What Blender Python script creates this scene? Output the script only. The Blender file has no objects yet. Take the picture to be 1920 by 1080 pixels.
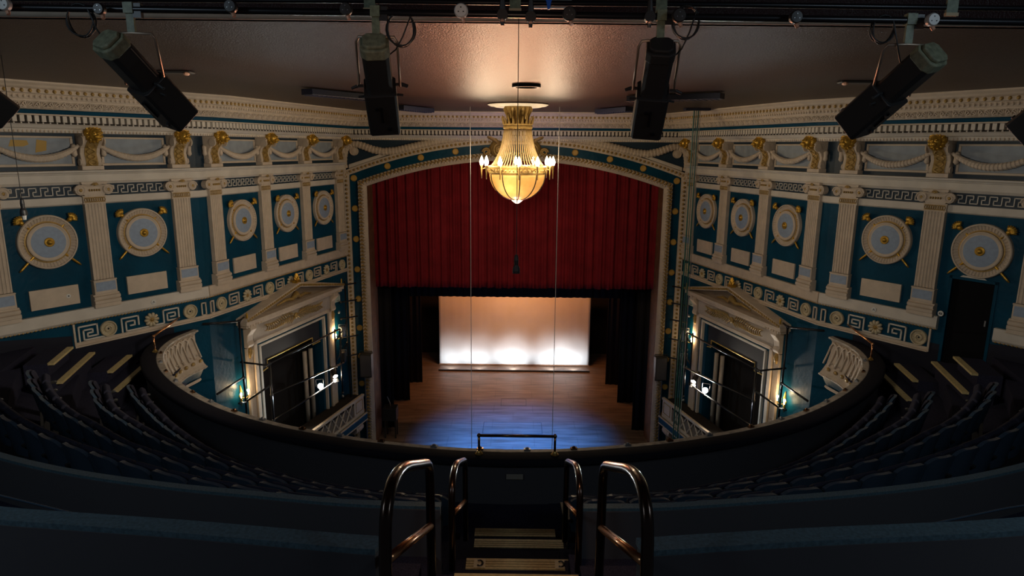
import bpy, bmesh, math, random
from mathutils import Vector as V, Matrix
from math import sin, cos, pi, radians, sqrt, atan2, hypot
random.seed(7)
SC = bpy.context.scene
COL = SC.collection

# ------------------------------------------------------------------ camera
CAMP = V((0.10663, 0.0, 11.05))
FW = V((-0.00747181, 0.9783287, -0.20692297))
RT = V((0.99991916, 0.00943867, 0.00851967))
UP = V((-0.01028811, 0.20684259, 0.97832014))
FPX = 1248.9
cd = bpy.data.cameras.new('camera'); cd.sensor_width = 36; cd.lens = 36 * FPX / 1920
cd.clip_start = 0.05; cd.clip_end = 200
cam = bpy.data.objects.new('camera', cd); COL.objects.link(cam)
m = Matrix((RT, UP, -FW)).transposed().to_4x4(); m.translation = CAMP
cam.matrix_world = m
SC.camera = cam
def at(x, y, Y):
    """world point at depth Y (metres toward the stage) seen at photo position x, y"""
    d = FW + RT * ((x - 960) / FPX) + UP * ((540 - y) / FPX)
    return CAMP + d * (Y / d.y)
def atz(x, y, Z):
    d = FW + RT * ((x - 960) / FPX) + UP * ((540 - y) / FPX)
    return CAMP + d * ((Z - CAMP.z) / d.z)

# ------------------------------------------------------------------ materials
MATS = {}
def mat(name, col, rough=0.6, metal=0.0, noise=0.0, nscale=6.0, bump=0.0, bscale=40.0, emit=None, estr=0.0, spec=0.5, col2=None, coat=0.0):
    if name in MATS: return MATS[name]
    m = bpy.data.materials.new(name); m.use_nodes = True
    nt = m.node_tree; b = nt.nodes['Principled BSDF']
    b.inputs['Base Color'].default_value = (*col, 1); b.inputs['Roughness'].default_value = rough
    b.inputs['Metallic'].default_value = metal; b.inputs['Specular IOR Level'].default_value = spec
    b.inputs['Coat Weight'].default_value = coat
    if noise > 0:
        tc = nt.nodes.new('ShaderNodeTexCoord'); n = nt.nodes.new('ShaderNodeTexNoise')
        n.inputs['Scale'].default_value = nscale; n.inputs['Detail'].default_value = 6
        r = nt.nodes.new('ShaderNodeValToRGB')
        c2 = col2 or tuple(max(0, c * (1 - noise)) for c in col)
        r.color_ramp.elements[0].color = (*c2, 1); r.color_ramp.elements[1].color = (*col, 1)
        r.color_ramp.elements[0].position = 0.35; r.color_ramp.elements[1].position = 0.65
        nt.links.new(tc.outputs['Object'], n.inputs['Vector']); nt.links.new(n.outputs['Fac'], r.inputs['Fac'])
        nt.links.new(r.outputs['Color'], b.inputs['Base Color'])
    if bump > 0:
        tc = nt.nodes.new('ShaderNodeTexCoord'); n = nt.nodes.new('ShaderNodeTexNoise'); n.inputs['Scale'].default_value = bscale
        bp = nt.nodes.new('ShaderNodeBump'); bp.inputs['Strength'].default_value = bump; bp.inputs['Distance'].default_value = 0.02
        nt.links.new(tc.outputs['Object'], n.inputs['Vector']); nt.links.new(n.outputs['Fac'], bp.inputs['Height'])
        nt.links.new(bp.outputs['Normal'], b.inputs['Normal'])
    if emit:
        b.inputs['Emission Color'].default_value = (*emit, 1); b.inputs['Emission Strength'].default_value = estr
    MATS[name] = m
    return m
cream = mat('cream_plaster', (0.56, 0.46, 0.35), 0.6, noise=0.14, nscale=5, bump=0.15, bscale=60)
creamw = mat('grey_white_plaster', (0.60, 0.55, 0.47), 0.6, noise=0.15, nscale=2.5)
gold = mat('gilt', (0.62, 0.36, 0.05), 0.38, metal=0.65, noise=0.4, nscale=14)
goldd = mat('old_gilt', (0.42, 0.27, 0.08), 0.5, metal=0.3, noise=0.35, nscale=20)
blue = mat('teal_blue_paint', (0.001, 0.050, 0.095), 0.40, noise=0.25, nscale=1.6, bump=0.3, bscale=9, spec=0.16)
navy = mat('navy_paint', (0.004, 0.022, 0.042), 0.5)
pale = mat('pale_blue_paint', (0.27, 0.34, 0.44), 0.6, noise=0.12, nscale=12)
ceilm = mat('ceiling_paint', (0.030, 0.0145, 0.0135), 0.34, noise=0.12, nscale=3, bump=0.45, bscale=60, spec=0.09)
riserm = mat('ceiling_beam_paint', (0.075, 0.035, 0.028), 0.6)
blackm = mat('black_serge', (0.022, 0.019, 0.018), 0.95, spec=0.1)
redv = mat('red_velvet', (0.20, 0.012, 0.017), 0.85, noise=0.25, nscale=2, spec=0.15)
carpet = mat('dark_navy_carpet', (0.030, 0.030, 0.052), 0.95, noise=0.5, nscale=80, spec=0.1)
seatf = mat('dark_upholstery', (0.026, 0.026, 0.042), 0.8, spec=0.2)
seatb = mat('blue_grey_seat_shell', (0.040, 0.065, 0.095), 0.27)
capm = mat('worn_blue_grey_capping', (0.095, 0.165, 0.20), 0.42, noise=0.4, nscale=50)
panelm = mat('black_panel', (0.075, 0.072, 0.078), 0.75, spec=0.2)
brassd = mat('dark_brass', (0.22, 0.12, 0.06), 0.22, metal=1.0)
copper = mat('copper_brass', (0.75, 0.36, 0.16), 0.25, metal=1.0)
tube_m = mat('black_bronze_tube', (0.055, 0.032, 0.022), 0.24, metal=0.85, coat=0.4)
nosing = mat('yellow_nosing', (0.54, 0.43, 0.20), 0.55, noise=0.25, nscale=30)
sticker = mat('pale_sticker', (0.50, 0.44, 0.28), 0.5)
blackp = mat('black_paint', (0.024, 0.023, 0.022), 0.42)
steel = mat('grey_steel', (0.32, 0.33, 0.34), 0.35, metal=0.8)
pipe_m = mat('dark_pipe', (0.02, 0.02, 0.022), 0.3, metal=0.6)
clampm = mat('green_grey_clamp', (0.20, 0.24, 0.15), 0.5, noise=0.4, nscale=30)
bronze = mat('bronze_yoke', (0.42, 0.33, 0.25), 0.4, metal=0.7)
lampend = mat('olive_lamp_cap', (0.26, 0.27, 0.17), 0.6, noise=0.4, nscale=25)
woodr = mat('brown_wood', (0.20, 0.085, 0.035), 0.6, noise=0.4, nscale=4)
cable_m = mat('black_cable', (0.01, 0.01, 0.01), 0.5)
greenc = mat('dark_green_cable', (0.012, 0.085, 0.07), 0.35)
wire_m = mat('thin_steel_wire', (0.30, 0.28, 0.27), 0.4, metal=0.6)
white = mat('white_plastic', (0.6, 0.6, 0.56), 0.4)
pinkp = mat('copper_pin', (0.75, 0.42, 0.28), 0.4, metal=0.4)
bluep = mat('blue_plastic', (0.02, 0.13, 0.6), 0.35)
bluet = mat('light_blue_clip', (0.03, 0.25, 0.45), 0.4)
pale_card = mat('pale_green_card', (0.42, 0.5, 0.42), 0.7)
flame_m = mat('candle_bulb_glass', (1, .8, .5), 0.3, emit=(1.0, 0.80, 0.50), estr=24)
hotlamp = mat('cold_lamp_lens', (1, 1, 1), 0.3, emit=(0.80, 0.92, 1.0), estr=260)
hotlamp2 = mat('warm_lamp_lens', (1, 1, 1), 0.3, emit=(1.0, 0.88, 0.70), estr=90)
sconce_l = mat('sconce_bulb', (1, .8, .5), 0.3, emit=(1.0, 0.72, 0.38), estr=70)
ringlight = mat('frosted_ring', (.8, .8, .75), 0.4)

# chandelier bowl: translucent amber glass lit from inside
bowlm = bpy.data.materials.new('amber_glass'); bowlm.use_nodes = True
nt = bowlm.node_tree; nt.nodes.clear()
o = nt.nodes.new('ShaderNodeOutputMaterial'); mx = nt.nodes.new('ShaderNodeMixShader'); tr = nt.nodes.new('ShaderNodeBsdfTranslucent')
df = nt.nodes.new('ShaderNodeBsdfPrincipled'); df.inputs['Roughness'].default_value = 0.3
ns = nt.nodes.new('ShaderNodeTexNoise'); ns.inputs['Scale'].default_value = 5
tc = nt.nodes.new('ShaderNodeTexCoord'); rp = nt.nodes.new('ShaderNodeValToRGB')
rp.color_ramp.elements[0].color = (0.62, 0.36, 0.10, 1); rp.color_ramp.elements[1].color = (0.85, 0.58, 0.22, 1)
nt.links.new(tc.outputs['Object'], ns.inputs['Vector']); nt.links.new(ns.outputs['Fac'], rp.inputs['Fac'])
nt.links.new(rp.outputs['Color'], tr.inputs['Color']); nt.links.new(rp.outputs['Color'], df.inputs['Base Color'])
mx.inputs[0].default_value = 0.35
nt.links.new(tr.outputs[0], mx.inputs[1]); nt.links.new(df.outputs[0], mx.inputs[2]); nt.links.new(mx.outputs[0], o.inputs[0])
# bead strands
strandm = mat('cream_glass_beads', (0.42, 0.30, 0.14), 0.3, emit=(1.0, 0.66, 0.28), estr=0.0)

# stage boards
boards = bpy.data.materials.new('stage_boards'); boards.use_nodes = True
nt = boards.node_tree; b = nt.nodes['Principled BSDF']
tc = nt.nodes.new('ShaderNodeTexCoord'); mp = nt.nodes.new('ShaderNodeMapping'); mp.inputs['Scale'].default_value = (0.5, 3.0, 1)
ns = nt.nodes.new('ShaderNodeTexNoise'); ns.inputs['Scale'].default_value = 1.6; ns.inputs['Detail'].default_value = 9
rp = nt.nodes.new('ShaderNodeValToRGB')
rp.color_ramp.elements[0].color = (0.12, 0.08, 0.055, 1); rp.color_ramp.elements[1].color = (0.30, 0.21, 0.15, 1)
rp.color_ramp.elements[0].position = 0.3; rp.color_ramp.elements[1].position = 0.7
bk = nt.nodes.new('ShaderNodeTexBrick'); bk.inputs['Color1'].default_value = (1, 1, 1, 1); bk.inputs['Color2'].default_value = (.88, .88, .88, 1)
bk.inputs['Mortar'].default_value = (.75, .75, .75, 1); bk.inputs['Scale'].default_value = 0.3; bk.inputs['Mortar Size'].default_value = 0.006
mm = nt.nodes.new('ShaderNodeMixRGB'); mm.blend_type = 'MULTIPLY'; mm.inputs[0].default_value = 1
nt.links.new(tc.outputs['Object'], mp.inputs[0]); nt.links.new(mp.outputs[0], ns.inputs['Vector']); nt.links.new(ns.outputs['Fac'], rp.inputs['Fac'])
nt.links.new(tc.outputs['Object'], bk.inputs['Vector'])
nt.links.new(rp.outputs['Color'], mm.inputs[1]); nt.links.new(bk.outputs['Color'], mm.inputs[2]); nt.links.new(mm.outputs[0], b.inputs['Base Color'])
b.inputs['Roughness'].default_value = 0.42
clothm = mat('white_cyclorama_cloth', (0.78, 0.76, 0.74), 0.9, noise=0.05, nscale=1.5)

# ------------------------------------------------------------------ mesh builder
class MB:
    def __init__(s): s.v = []; s.f = []; s.M = None
    def add(s, vs, fs):
        n = len(s.v)
        s.v += [tuple(s.M @ V(p)) if s.M else tuple(p) for p in vs]; s.f += [tuple(i + n for i in f) for f in fs]
        return s
    def box(s, x0, x1, y0, y1, z0, z1):
        vs = [(x, y, z) for x in (x0, x1) for y in (y0, y1) for z in (z0, z1)]
        return s.add(vs, [(0, 1, 3, 2), (4, 6, 7, 5), (0, 4, 5, 1), (2, 3, 7, 6), (0, 2, 6, 4), (1, 5, 7, 3)])
    def prism(s, poly, axis, lo, hi):
        """poly = list of 2-D points; axis 'x': (y,z), 'y': (x,z), 'z': (x,y)"""
        def P(a, b, t): return {'x': (t, a, b), 'y': (a, t, b), 'z': (a, b, t)}[axis]
        n = len(poly)
        vs = [P(a, b, lo) for a, b in poly] + [P(a, b, hi) for a, b in poly]
        return s.add(vs, [(i, (i + 1) % n, n + (i + 1) % n, n + i) for i in range(n)] + [tuple(range(n))[::-1], tuple(range(n, 2 * n))])
    def tube(s, pts, r, n=8, cap=True, closed=False):
        pts = [V(p) for p in pts]; rs = r if isinstance(r, (list, tuple)) else [r] * len(pts)
        vs = []; fs = []; prev = None; N = len(pts)
        for i, p in enumerate(pts):
            if closed: t = pts[(i + 1) % N] - pts[i - 1]
            else: t = (pts[min(i + 1, N - 1)] - pts[max(i - 1, 0)])
            if t.length < 1e-9: t = V((0, 0, 1))
            t.normalize()
            if prev is None:
                a = V((0, 0, 1)) if abs(t.z) < .9 else V((1, 0, 0)); prev = t.cross(a).normalized()
            prev = (prev - t * prev.dot(t)); prev = prev.normalized() if prev.length > 1e-6 else t.orthogonal().normalized()
            q = t.cross(prev)
            vs += [p + (prev * cos(2 * pi * k / n) + q * sin(2 * pi * k / n)) * rs[i] for k in range(n)]
        M = N if closed else N - 1
        for i in range(M):
            for k in range(n):
                a = i * n + k; b_ = i * n + (k + 1) % n; c = ((i + 1) % N) * n + (k + 1) % n; d = ((i + 1) % N) * n + k
                fs.append((a, b_, c, d))
        if cap and not closed: fs += [tuple(range(n))[::-1], tuple(range((N - 1) * n, N * n))]
        return s.add(vs, fs)
    def lathe(s, prof, n=32, fn=None, axis='z', c=(0, 0, 0)):
        """prof = list of (r, h); around axis; fn(i, k) radial factor"""
        vs = []; fs = []; N = len(prof)
        for i, (r, h) in enumerate(prof):
            for k in range(n):
                a = 2 * pi * k / n; rr = r * (fn(i, k) if fn else 1)
                if axis == 'z': vs.append((c[0] + rr * cos(a), c[1] + rr * sin(a), c[2] + h))
                else: vs.append((c[0] + rr * cos(a), c[1] + h, c[2] + rr * sin(a)))
        for i in range(N - 1):
            for k in range(n):
                fs.append((i * n + k, i * n + (k + 1) % n, (i + 1) * n + (k + 1) % n, (i + 1) * n + k))
        fs += [tuple(range(n))[::-1], tuple(range((N - 1) * n, N * n))]
        return s.add(vs, fs)
    def ell(s, c, r, nu=12, nv=8, fn=None):
        vs = [(c[0], c[1], c[2] + r[2])]; fs = []
        for j in range(1, nv):
            th = pi * j / nv
            for k in range(nu):
                a = 2 * pi * k / nu; f = fn(a, th) if fn else 1
                vs.append((c[0] + r[0] * sin(th) * cos(a) * f, c[1] + r[1] * sin(th) * sin(a) * f, c[2] + r[2] * cos(th) * f))
        vs.append((c[0], c[1], c[2] - r[2])); L = len(vs) - 1
        for k in range(nu): fs.append((0, 1 + k, 1 + (k + 1) % nu)); fs.append((L, 1 + (nv - 2) * nu + (k + 1) % nu, 1 + (nv - 2) * nu + k))
        for j in range(nv - 2):
            for k in range(nu): fs.append((1 + j * nu + k, 1 + (j + 1) * nu + k, 1 + (j + 1) * nu + (k + 1) % nu, 1 + j * nu + (k + 1) % nu))
        return s.add(vs, fs)
    def bars(s, path, w, y0, y1):
        """square relief bars along an axis-aligned path in the x-z plane"""
        for (a, b_), (c, d) in zip(path, path[1:]):
            s.box(min(a, c) - w / 2, max(a, c) + w / 2, y0, y1, min(b_, d) - w / 2, max(b_, d) + w / 2)
        return s
    def grid(s, rows, closed=False):
        """rows = equal-length lists of points"""
        n = len(rows[0]); vs = [p for r in rows for p in r]; fs = []
        for i in range(len(rows) - 1):
            for k in range(n if closed else n - 1):
                fs.append((i * n + k, i * n + (k + 1) % n, (i + 1) * n + (k + 1) % n, (i + 1) * n + k))
        return s.add(vs, fs)
    def build(s, name, m, parent=None, smooth=False, bevel=0, label=None, solid=0):
        me = bpy.data.meshes.new(name); me.from_pydata(s.v, [], s.f); me.update()
        bm = bmesh.new(); bm.from_mesh(me); bmesh.ops.recalc_face_normals(bm, faces=bm.faces); bm.to_mesh(me); bm.free()
        me.materials.append(m)
        if smooth: me.polygons.foreach_set('use_smooth', [True] * len(me.polygons))
        ob = bpy.data.objects.new(name, me); COL.objects.link(ob)
        if parent: ob.parent = parent
        if solid:
            q = ob.modifiers.new('solid', 'SOLIDIFY'); q.thickness = solid; q.offset = 0
        if bevel:
            q = ob.modifiers.new('bevel', 'BEVEL'); q.width = bevel; q.segments = 2; q.limit_method = 'ANGLE'
        if label: ob['label'] = label
        return ob
def tag(o, label, cat, group=None, kind=None):
    o['label'] = label; o['category'] = cat
    if group: o['group'] = group
    if kind: o['kind'] = kind
    return o
def struct(o):
    o['kind'] = 'structure'; return o
def thing(name, label, cat, M=None, group=None):
    o = bpy.data.objects.new(name, None); o.empty_display_size = .1; COL.objects.link(o)
    if M is not None: o.matrix_world = M if isinstance(M, Matrix) else Matrix.Translation(M)
    return tag(o, label, cat, group)
def copy_tree(o, parent=None):
    c = o.copy(); COL.objects.link(c)
    if parent: c.parent = parent
    for ch in o.children: copy_tree(ch, c)
    return c
ORD = ['', 'first', 'second', 'third', 'fourth', 'fifth', 'sixth', 'seventh', 'eighth', 'ninth', 'tenth', 'eleventh', 'twelfth',
       'thirteenth', 'fourteenth', 'fifteenth', 'sixteenth', 'seventeenth', 'eighteenth', 'nineteenth', 'twentieth', 'twenty-first',
       'twenty-second', 'twenty-third', 'twenty-fourth', 'twenty-fifth', 'twenty-sixth']

# ------------------------------------------------------------------ wall frames
FXY = V((7.781, 16.478)); CXY = V((5.931, 23.4)); OXY = V((10.021, 13.0))
WEND = 8.2          # how far the outer side walls run back from the fold
def seg(side, w):
    s = -1 if side == 'left' else 1
    if w == 'p': a = V((-CXY.x, CXY.y)); b_ = V((CXY.x, CXY.y)); t = (b_ - a).normalized(); return a, t, V((0, -1))
    a = V((FXY.x * s, FXY.y)); e = OXY if w == 'o' else CXY
    t = (V((e.x * s, e.y)) - a).normalized(); n = V((-t.y, t.x))
    if n.x * s > 0: n = -n
    return a, t, n
def WM(side, w, s, z, off=0.0):
    """matrix at a wall point: local x to the right when facing the wall, y into the wall, z up"""
    a, t, n = seg(side, w); p = a + t * s + n * off
    yv = V((-n.x, -n.y, 0)); xv = yv.cross(V((0, 0, 1)))
    M = Matrix((xv, yv, V((0, 0, 1)))).transposed().to_4x4(); M.translation = V((p.x, p.y, z)); return M
def xdir(side, w):   # +1 when s grows to the right
    a, t, n = seg(side, w); yv = V((-n.x, -n.y, 0)); xv = yv.cross(V((0, 0, 1)))
    return 1 if xv.x * t.x + xv.y * t.y > 0 else -1
ZF, ZG, ZD, ZB, ZT, ZK = 7.536, 7.256, 9.765, 10.199, 11.25, 6.684
ZBB = 9.94          # lower edge of the upper key band
ZBEAM = 10.49
ZC = 12.16          # ceiling
LEN_I = (CXY - FXY).length

def run_poly(side_list):
    """plan line along the walls, left to right"""
    dL = (V((-OXY.x, OXY.y)) - V((-FXY.x, FXY.y))).normalized(); far = V((-FXY.x, FXY.y)) + dL * WEND
    P = [far, V((-FXY.x, FXY.y)), V((-CXY.x, CXY.y)), V((CXY.x, CXY.y)), V((FXY.x, FXY.y)), V((-far.x, far.y))]
    return P
PL = run_poly(None)
def offset_line(P, off):
    out = []
    for i, p in enumerate(P):
        ns_ = []
        if i > 0: t = (P[i] - P[i - 1]).normalized(); ns_.append(V((t.y, -t.x)))
        if i < len(P) - 1: t = (P[i + 1] - P[i]).normalized(); ns_.append(V((t.y, -t.x)))
        if len(ns_) == 1: out.append(p + ns_[0] * off)
        else:
            b_ = (ns_[0] + ns_[1]).normalized(); out.append(p + b_ * (off / b_.dot(ns_[0])))
    return out
SEGN = ['left gallery-side', 'left stage-side', 'stage', 'right stage-side', 'right gallery-side']
trim_i = [0]
def sweep(prof, m, segs=range(5), name=None):
    """horizontal moulding: prof = list of (offset, z) top to bottom, one mesh over the chosen wall runs"""
    lines = [offset_line(PL, o) for o, z in prof]
    segs = list(segs)
    rows = [[(lines[j][i].x, lines[j][i].y, prof[j][1]) for i in range(segs[0], segs[-1] + 2)] for j in range(len(prof))]
    trim_i[0] += 1
    return struct(MB().grid(rows).build(name or 'trim_%d' % trim_i[0], m))
def along(off, i):
    """points helper on wall run i: returns start, unit dir, length, normal for offset line"""
    L = offset_line(PL, off); a, b_ = L[i], L[i + 1]; t = (b_ - a); ln = t.length; t.normalize(); return a, t, ln, V((t.y, -t.x))

# ------------------------------------------------------------------ SETTING
def wall_quad(mb, a, b_, z0, z1):
    mb.add([(a.x, a.y, z0), (b_.x, b_.y, z0), (b_.x, b_.y, z1), (a.x, a.y, z1)], [(0, 1, 2, 3)])
# outer walls
for sgn, sd in ((-1, 'left'), (1, 'right')):
    a, t, n = seg(sd, 'o'); e = a + t * WEND
    mb = MB(); th = 0.4
    def slab(mb, s0, s1, z0, z1, o0=0.0, o1=-0.4, a=a, t=t, n=n):
        c = [a + t * s0 + n * o0, a + t * s1 + n * o0, a + t * s1 + n * o1, a + t * s0 + n * o1]
        mb.prism([(p.x, p.y) for p in c], 'z', z0, z1)
    if sd == 'right':
        slab(mb, 0, 2.95, -1, 12.6); slab(mb, 3.75, WEND, -1, 12.6); slab(mb, 2.95, 3.75, 8.40, 12.6); slab(mb, 2.95, 3.75, -1, 6.2)
    else: slab(mb, 0, WEND, -1, 12.6)
    struct(mb.build('wall_%s_gallery' % sd, blue))
    # inner wall with the opening of the box
    a, t, n = seg(sd, 'i')
    mb = MB()
    def slab2(mb, s0, s1, z0, z1, o0=0.0, o1=-0.4, a=a, t=t, n=n):
        c = [a + t * s0 + n * o0, a + t * s1 + n * o0, a + t * s1 + n * o1, a + t * s0 + n * o1]
        mb.prism([(p.x, p.y) for p in c], 'z', z0, z1)
    slab2(mb, 0, 1.80, -1, 12.6); slab2(mb, 5.15, LEN_I, -1, 12.6); slab2(mb, 1.8, 5.15, 5.42, 12.6); slab2(mb, 1.8, 5.15, -1, 1.7)
    struct(mb.build('wall_%s_stage' % sd, blue))
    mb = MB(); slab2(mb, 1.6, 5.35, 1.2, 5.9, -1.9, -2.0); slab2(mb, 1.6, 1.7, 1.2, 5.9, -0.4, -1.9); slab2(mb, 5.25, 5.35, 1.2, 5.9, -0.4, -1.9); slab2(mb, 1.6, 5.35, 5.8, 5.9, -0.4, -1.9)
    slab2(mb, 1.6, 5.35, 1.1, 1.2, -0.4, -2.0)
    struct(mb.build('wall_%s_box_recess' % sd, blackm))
# proscenium wall with arch opening
def arch(c, X, h): return lambda x: c + h * (1 - (x / X) ** 2)
C0 = (5.94, 10.19, 1.16); C1 = (5.745, 10.06, 1.09); C2 = (5.455, 9.86, 1.01); C2b = (5.30, 9.77, 0.965); C3 = (5.157, 9.68, 0.92)
def arch_pts(c, n=48, z0=-1.0):
    X, zc, h = c; pts = [(-X, z0)]
    for i in range(n + 1):
        x = -X + 2 * X * i / n; pts.append((x, zc + h * (1 - (x / X) ** 2)))
    pts.append((X, z0)); return pts
NA = 48
inner = arch_pts(C3, NA); 
mb = MB(); outer = [(-9, -1)] + [(-9 + 18 * i / NA, 12.6) for i in range(NA + 1)] + [(9, -1)]
mb.grid([[(x, 23.4, z) for x, z in inner], [(x, 23.4, z) for x, z in outer]])
struct(mb.build('wall_stage_arch', navy, solid=0.02))
# wood reveal behind the arch
mb = MB(); mb.grid([[(x, 23.42, z) for x, z in inner], [(x * 1.0, 24.55, z) for x, z in inner]])
rv = struct(mb.build('trim_arch_reveal', woodr))
# arch mouldings: bands
def band(ca, cb, ya, yb, m, name, ribs=None):
    A = arch_pts(ca, NA); B = arch_pts(cb, NA)
    mb = MB(); mb.grid([[(x, 23.39, z) for x, z in A], [(x, ya, z) for x, z in A], [(x, yb, z) for x, z in B], [(x, 23.39, z) for x, z in B]])
    return struct(mb.build(name, m))
band(C0, C1, 23.26, 23.30, cream, 'trim_arch_outer')
band(C1, C2, 23.36, 23.36, blue, 'trim_arch_blue')
band(C2, C2b, 23.28, 23.24, cream, 'trim_arch_rope_ground')
band(C2b, C3, 23.24, 23.33, cream, 'trim_arch_inner')
def path_resample(pts, step):
    out = []; d = 0.0
    for (x0, z0), (x1, z1) in zip(pts, pts[1:]):
        L = hypot(x1 - x0, z1 - z0)
        while d <= L and L > 0:
            f = d / L; out.append((x0 + (x1 - x0) * f, z0 + (z1 - z0) * f, atan2(z1 - z0, x1 - x0))); d += step
        d -= L
    return out
def mid(ca, cb, f=.5): return tuple(a + (b_ - a) * f for a, b_ in zip(ca, cb))
mb = MB()
for x, z, a in path_resample(arch_pts(mid(C0, C1, .5), NA, 0.0), 0.145): mb.ell((x, 23.26, z), (.043, .05, .043), 8, 5)
struct(mb.build('trim_arch_beads', goldd, smooth=True))
mb = MB()
for q, f in ((0, .35), (1, .75)):
    for i, (x, z, a) in enumerate(path_resample(arch_pts(mid(C2, C2b, f), NA, 0.0), 0.13)):
        a2 = a + (.7 if q else -.7)
        dx, dz = cos(a2) * .055, sin(a2) * .055
        mb.tube([(x - dx, 23.25, z - dz), (x, 23.20, z), (x + dx, 23.25, z + dz)], [.016, .03, .016], 5)
struct(mb.build('trim_arch_rope', goldd, smooth=True))
mb = MB()
for x, z, a in path_resample(arch_pts(mid(C2b, C3, .25), NA, 0.0), 0.10): mb.ell((x, 23.25, z), (.028, .03, .028), 6, 4)
struct(mb.build('trim_arch_dots', cream, smooth=True))
# gilt discs on the blue band of the arch
dl = [(-5.6, 9.95), (-5.6, 8.90), (-5.6, 7.82), (-5.6, 6.73), (-5.6, 5.65), (-5.6, 4.57), (-5.6, 3.5), (-5.6, 2.44), (-5.6, 1.35),
      (-4.42, 10.37), (-3.26, 10.67), (-2.06, 10.885), (-0.8, 10.98)]
for sg, sd in ((-1, 'left'), (1, 'right')):
    for i, (x, z) in enumerate(dl):
        mb = MB(); mb.lathe([(.002, -.05), (.085, -.05), (.10, -.035), (.115, 0)], 20, axis='y')
        o = mb.build('gilt_disc', mat('ochre_gilt', (.50, .30, .06), .5, noise=.2), smooth=False)
        o.location = (x if sg < 0 else -x, 23.355, z)
        if i < 9: lb = 'round ochre disc on the %s upright of the arch, %s from the top' % (sd, ORD[i + 1])
        else: lb = 'round ochre disc on the arch curve, %s from the %s corner' % (ORD[i - 8], sd)
        tag(o, lb, 'ornament', 'gilt discs around the stage arch')

# floors, ceiling
struct(MB().box(-9, 9, 22.95, 35, -0.3, 0).build('floor_stage', boards))
struct(MB().box(-14, 14, -2, 22.95, -1.3, -1.0).build('floor', carpet))
ce = MB(); L6 = offset_line(PL, -.3)
ce.add([(-14, 6.15, ZC), (14, 6.55, ZC), (14, 23.5, ZC), (-14, 23.5, ZC), (-14, 6.15, ZC + .3), (14, 6.55, ZC + .3), (14, 23.5, ZC + .3), (-14, 23.5, ZC + .3)],
       [(0, 1, 2, 3), (4, 5, 6, 7), (0, 1, 5, 4), (1, 2, 6, 5), (2, 3, 7, 6), (3, 0, 4, 7)])
struct(ce.build('ceiling', ceilm))
struct(MB().add([(-14, 6.16, ZC), (14, 6.56, ZC), (14, 6.56, 14), (-14, 6.16, 14), (-14, 6.3, ZC), (14, 6.7, ZC), (14, 6.7, 14), (-14, 6.3, 14)],
       [(0, 1, 2, 3), (4, 5, 6, 7), (0, 1, 5, 4), (1, 2, 6, 5), (2, 3, 7, 6), (3, 0, 4, 7)]).build('ceiling_beam_face', riserm))
struct(MB().box(-14, 14, -3, 6.5, 13.6, 13.8).build('ceiling_upper', riserm))
struct(MB().tube([(-14, 6.12, ZC + .01), (14, 6.52, ZC + .01)], .028, 8).build('trim_ceiling_edge', cream, smooth=True))
# stage house
struct(MB().box(-9.2, -9, 24.6, 35, 0, 16).box(9, 9.2, 24.6, 35, 0, 16).box(-9.2, 9.2, 35, 35.2, 0, 16).build('wall_stage_house', blackm))

# ------------------------------------------------------------------ CORNICE
sweep([(1.3, ZC + .02), (1.3, 12.13), (1.22, 12.09), (1.20, 12.07)], cream)
sweep([(1.20, 12.07), (1.17, 12.05), (1.12, 12.03), (1.12, 11.96), (1.06, 11.94), (1.02, 11.86), (1.0, 11.85), (1.0, 11.82)], cream)
sweep([(0.97, 11.83), (0.93, 11.79), (0.84, 11.70), (0.80, 11.68)], goldd if False else cream)
sweep([(0.80, 11.68), (0.70, 11.67), (0.68, 11.60)], blue)
sweep([(0.70, 11.60), (0.70, 11.575), (0.66, 11.57)], cream)
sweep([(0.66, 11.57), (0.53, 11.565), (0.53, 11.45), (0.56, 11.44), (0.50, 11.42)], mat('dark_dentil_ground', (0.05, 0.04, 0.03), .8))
sweep([(0.54, 11.445), (0.50, 11.42), (0.46, 11.40), (0.40, 11.34), (0.33, 11.33), (0.30, 11.255), (0.22, 11.25), (0.0, 11.245)], creamw)
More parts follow.
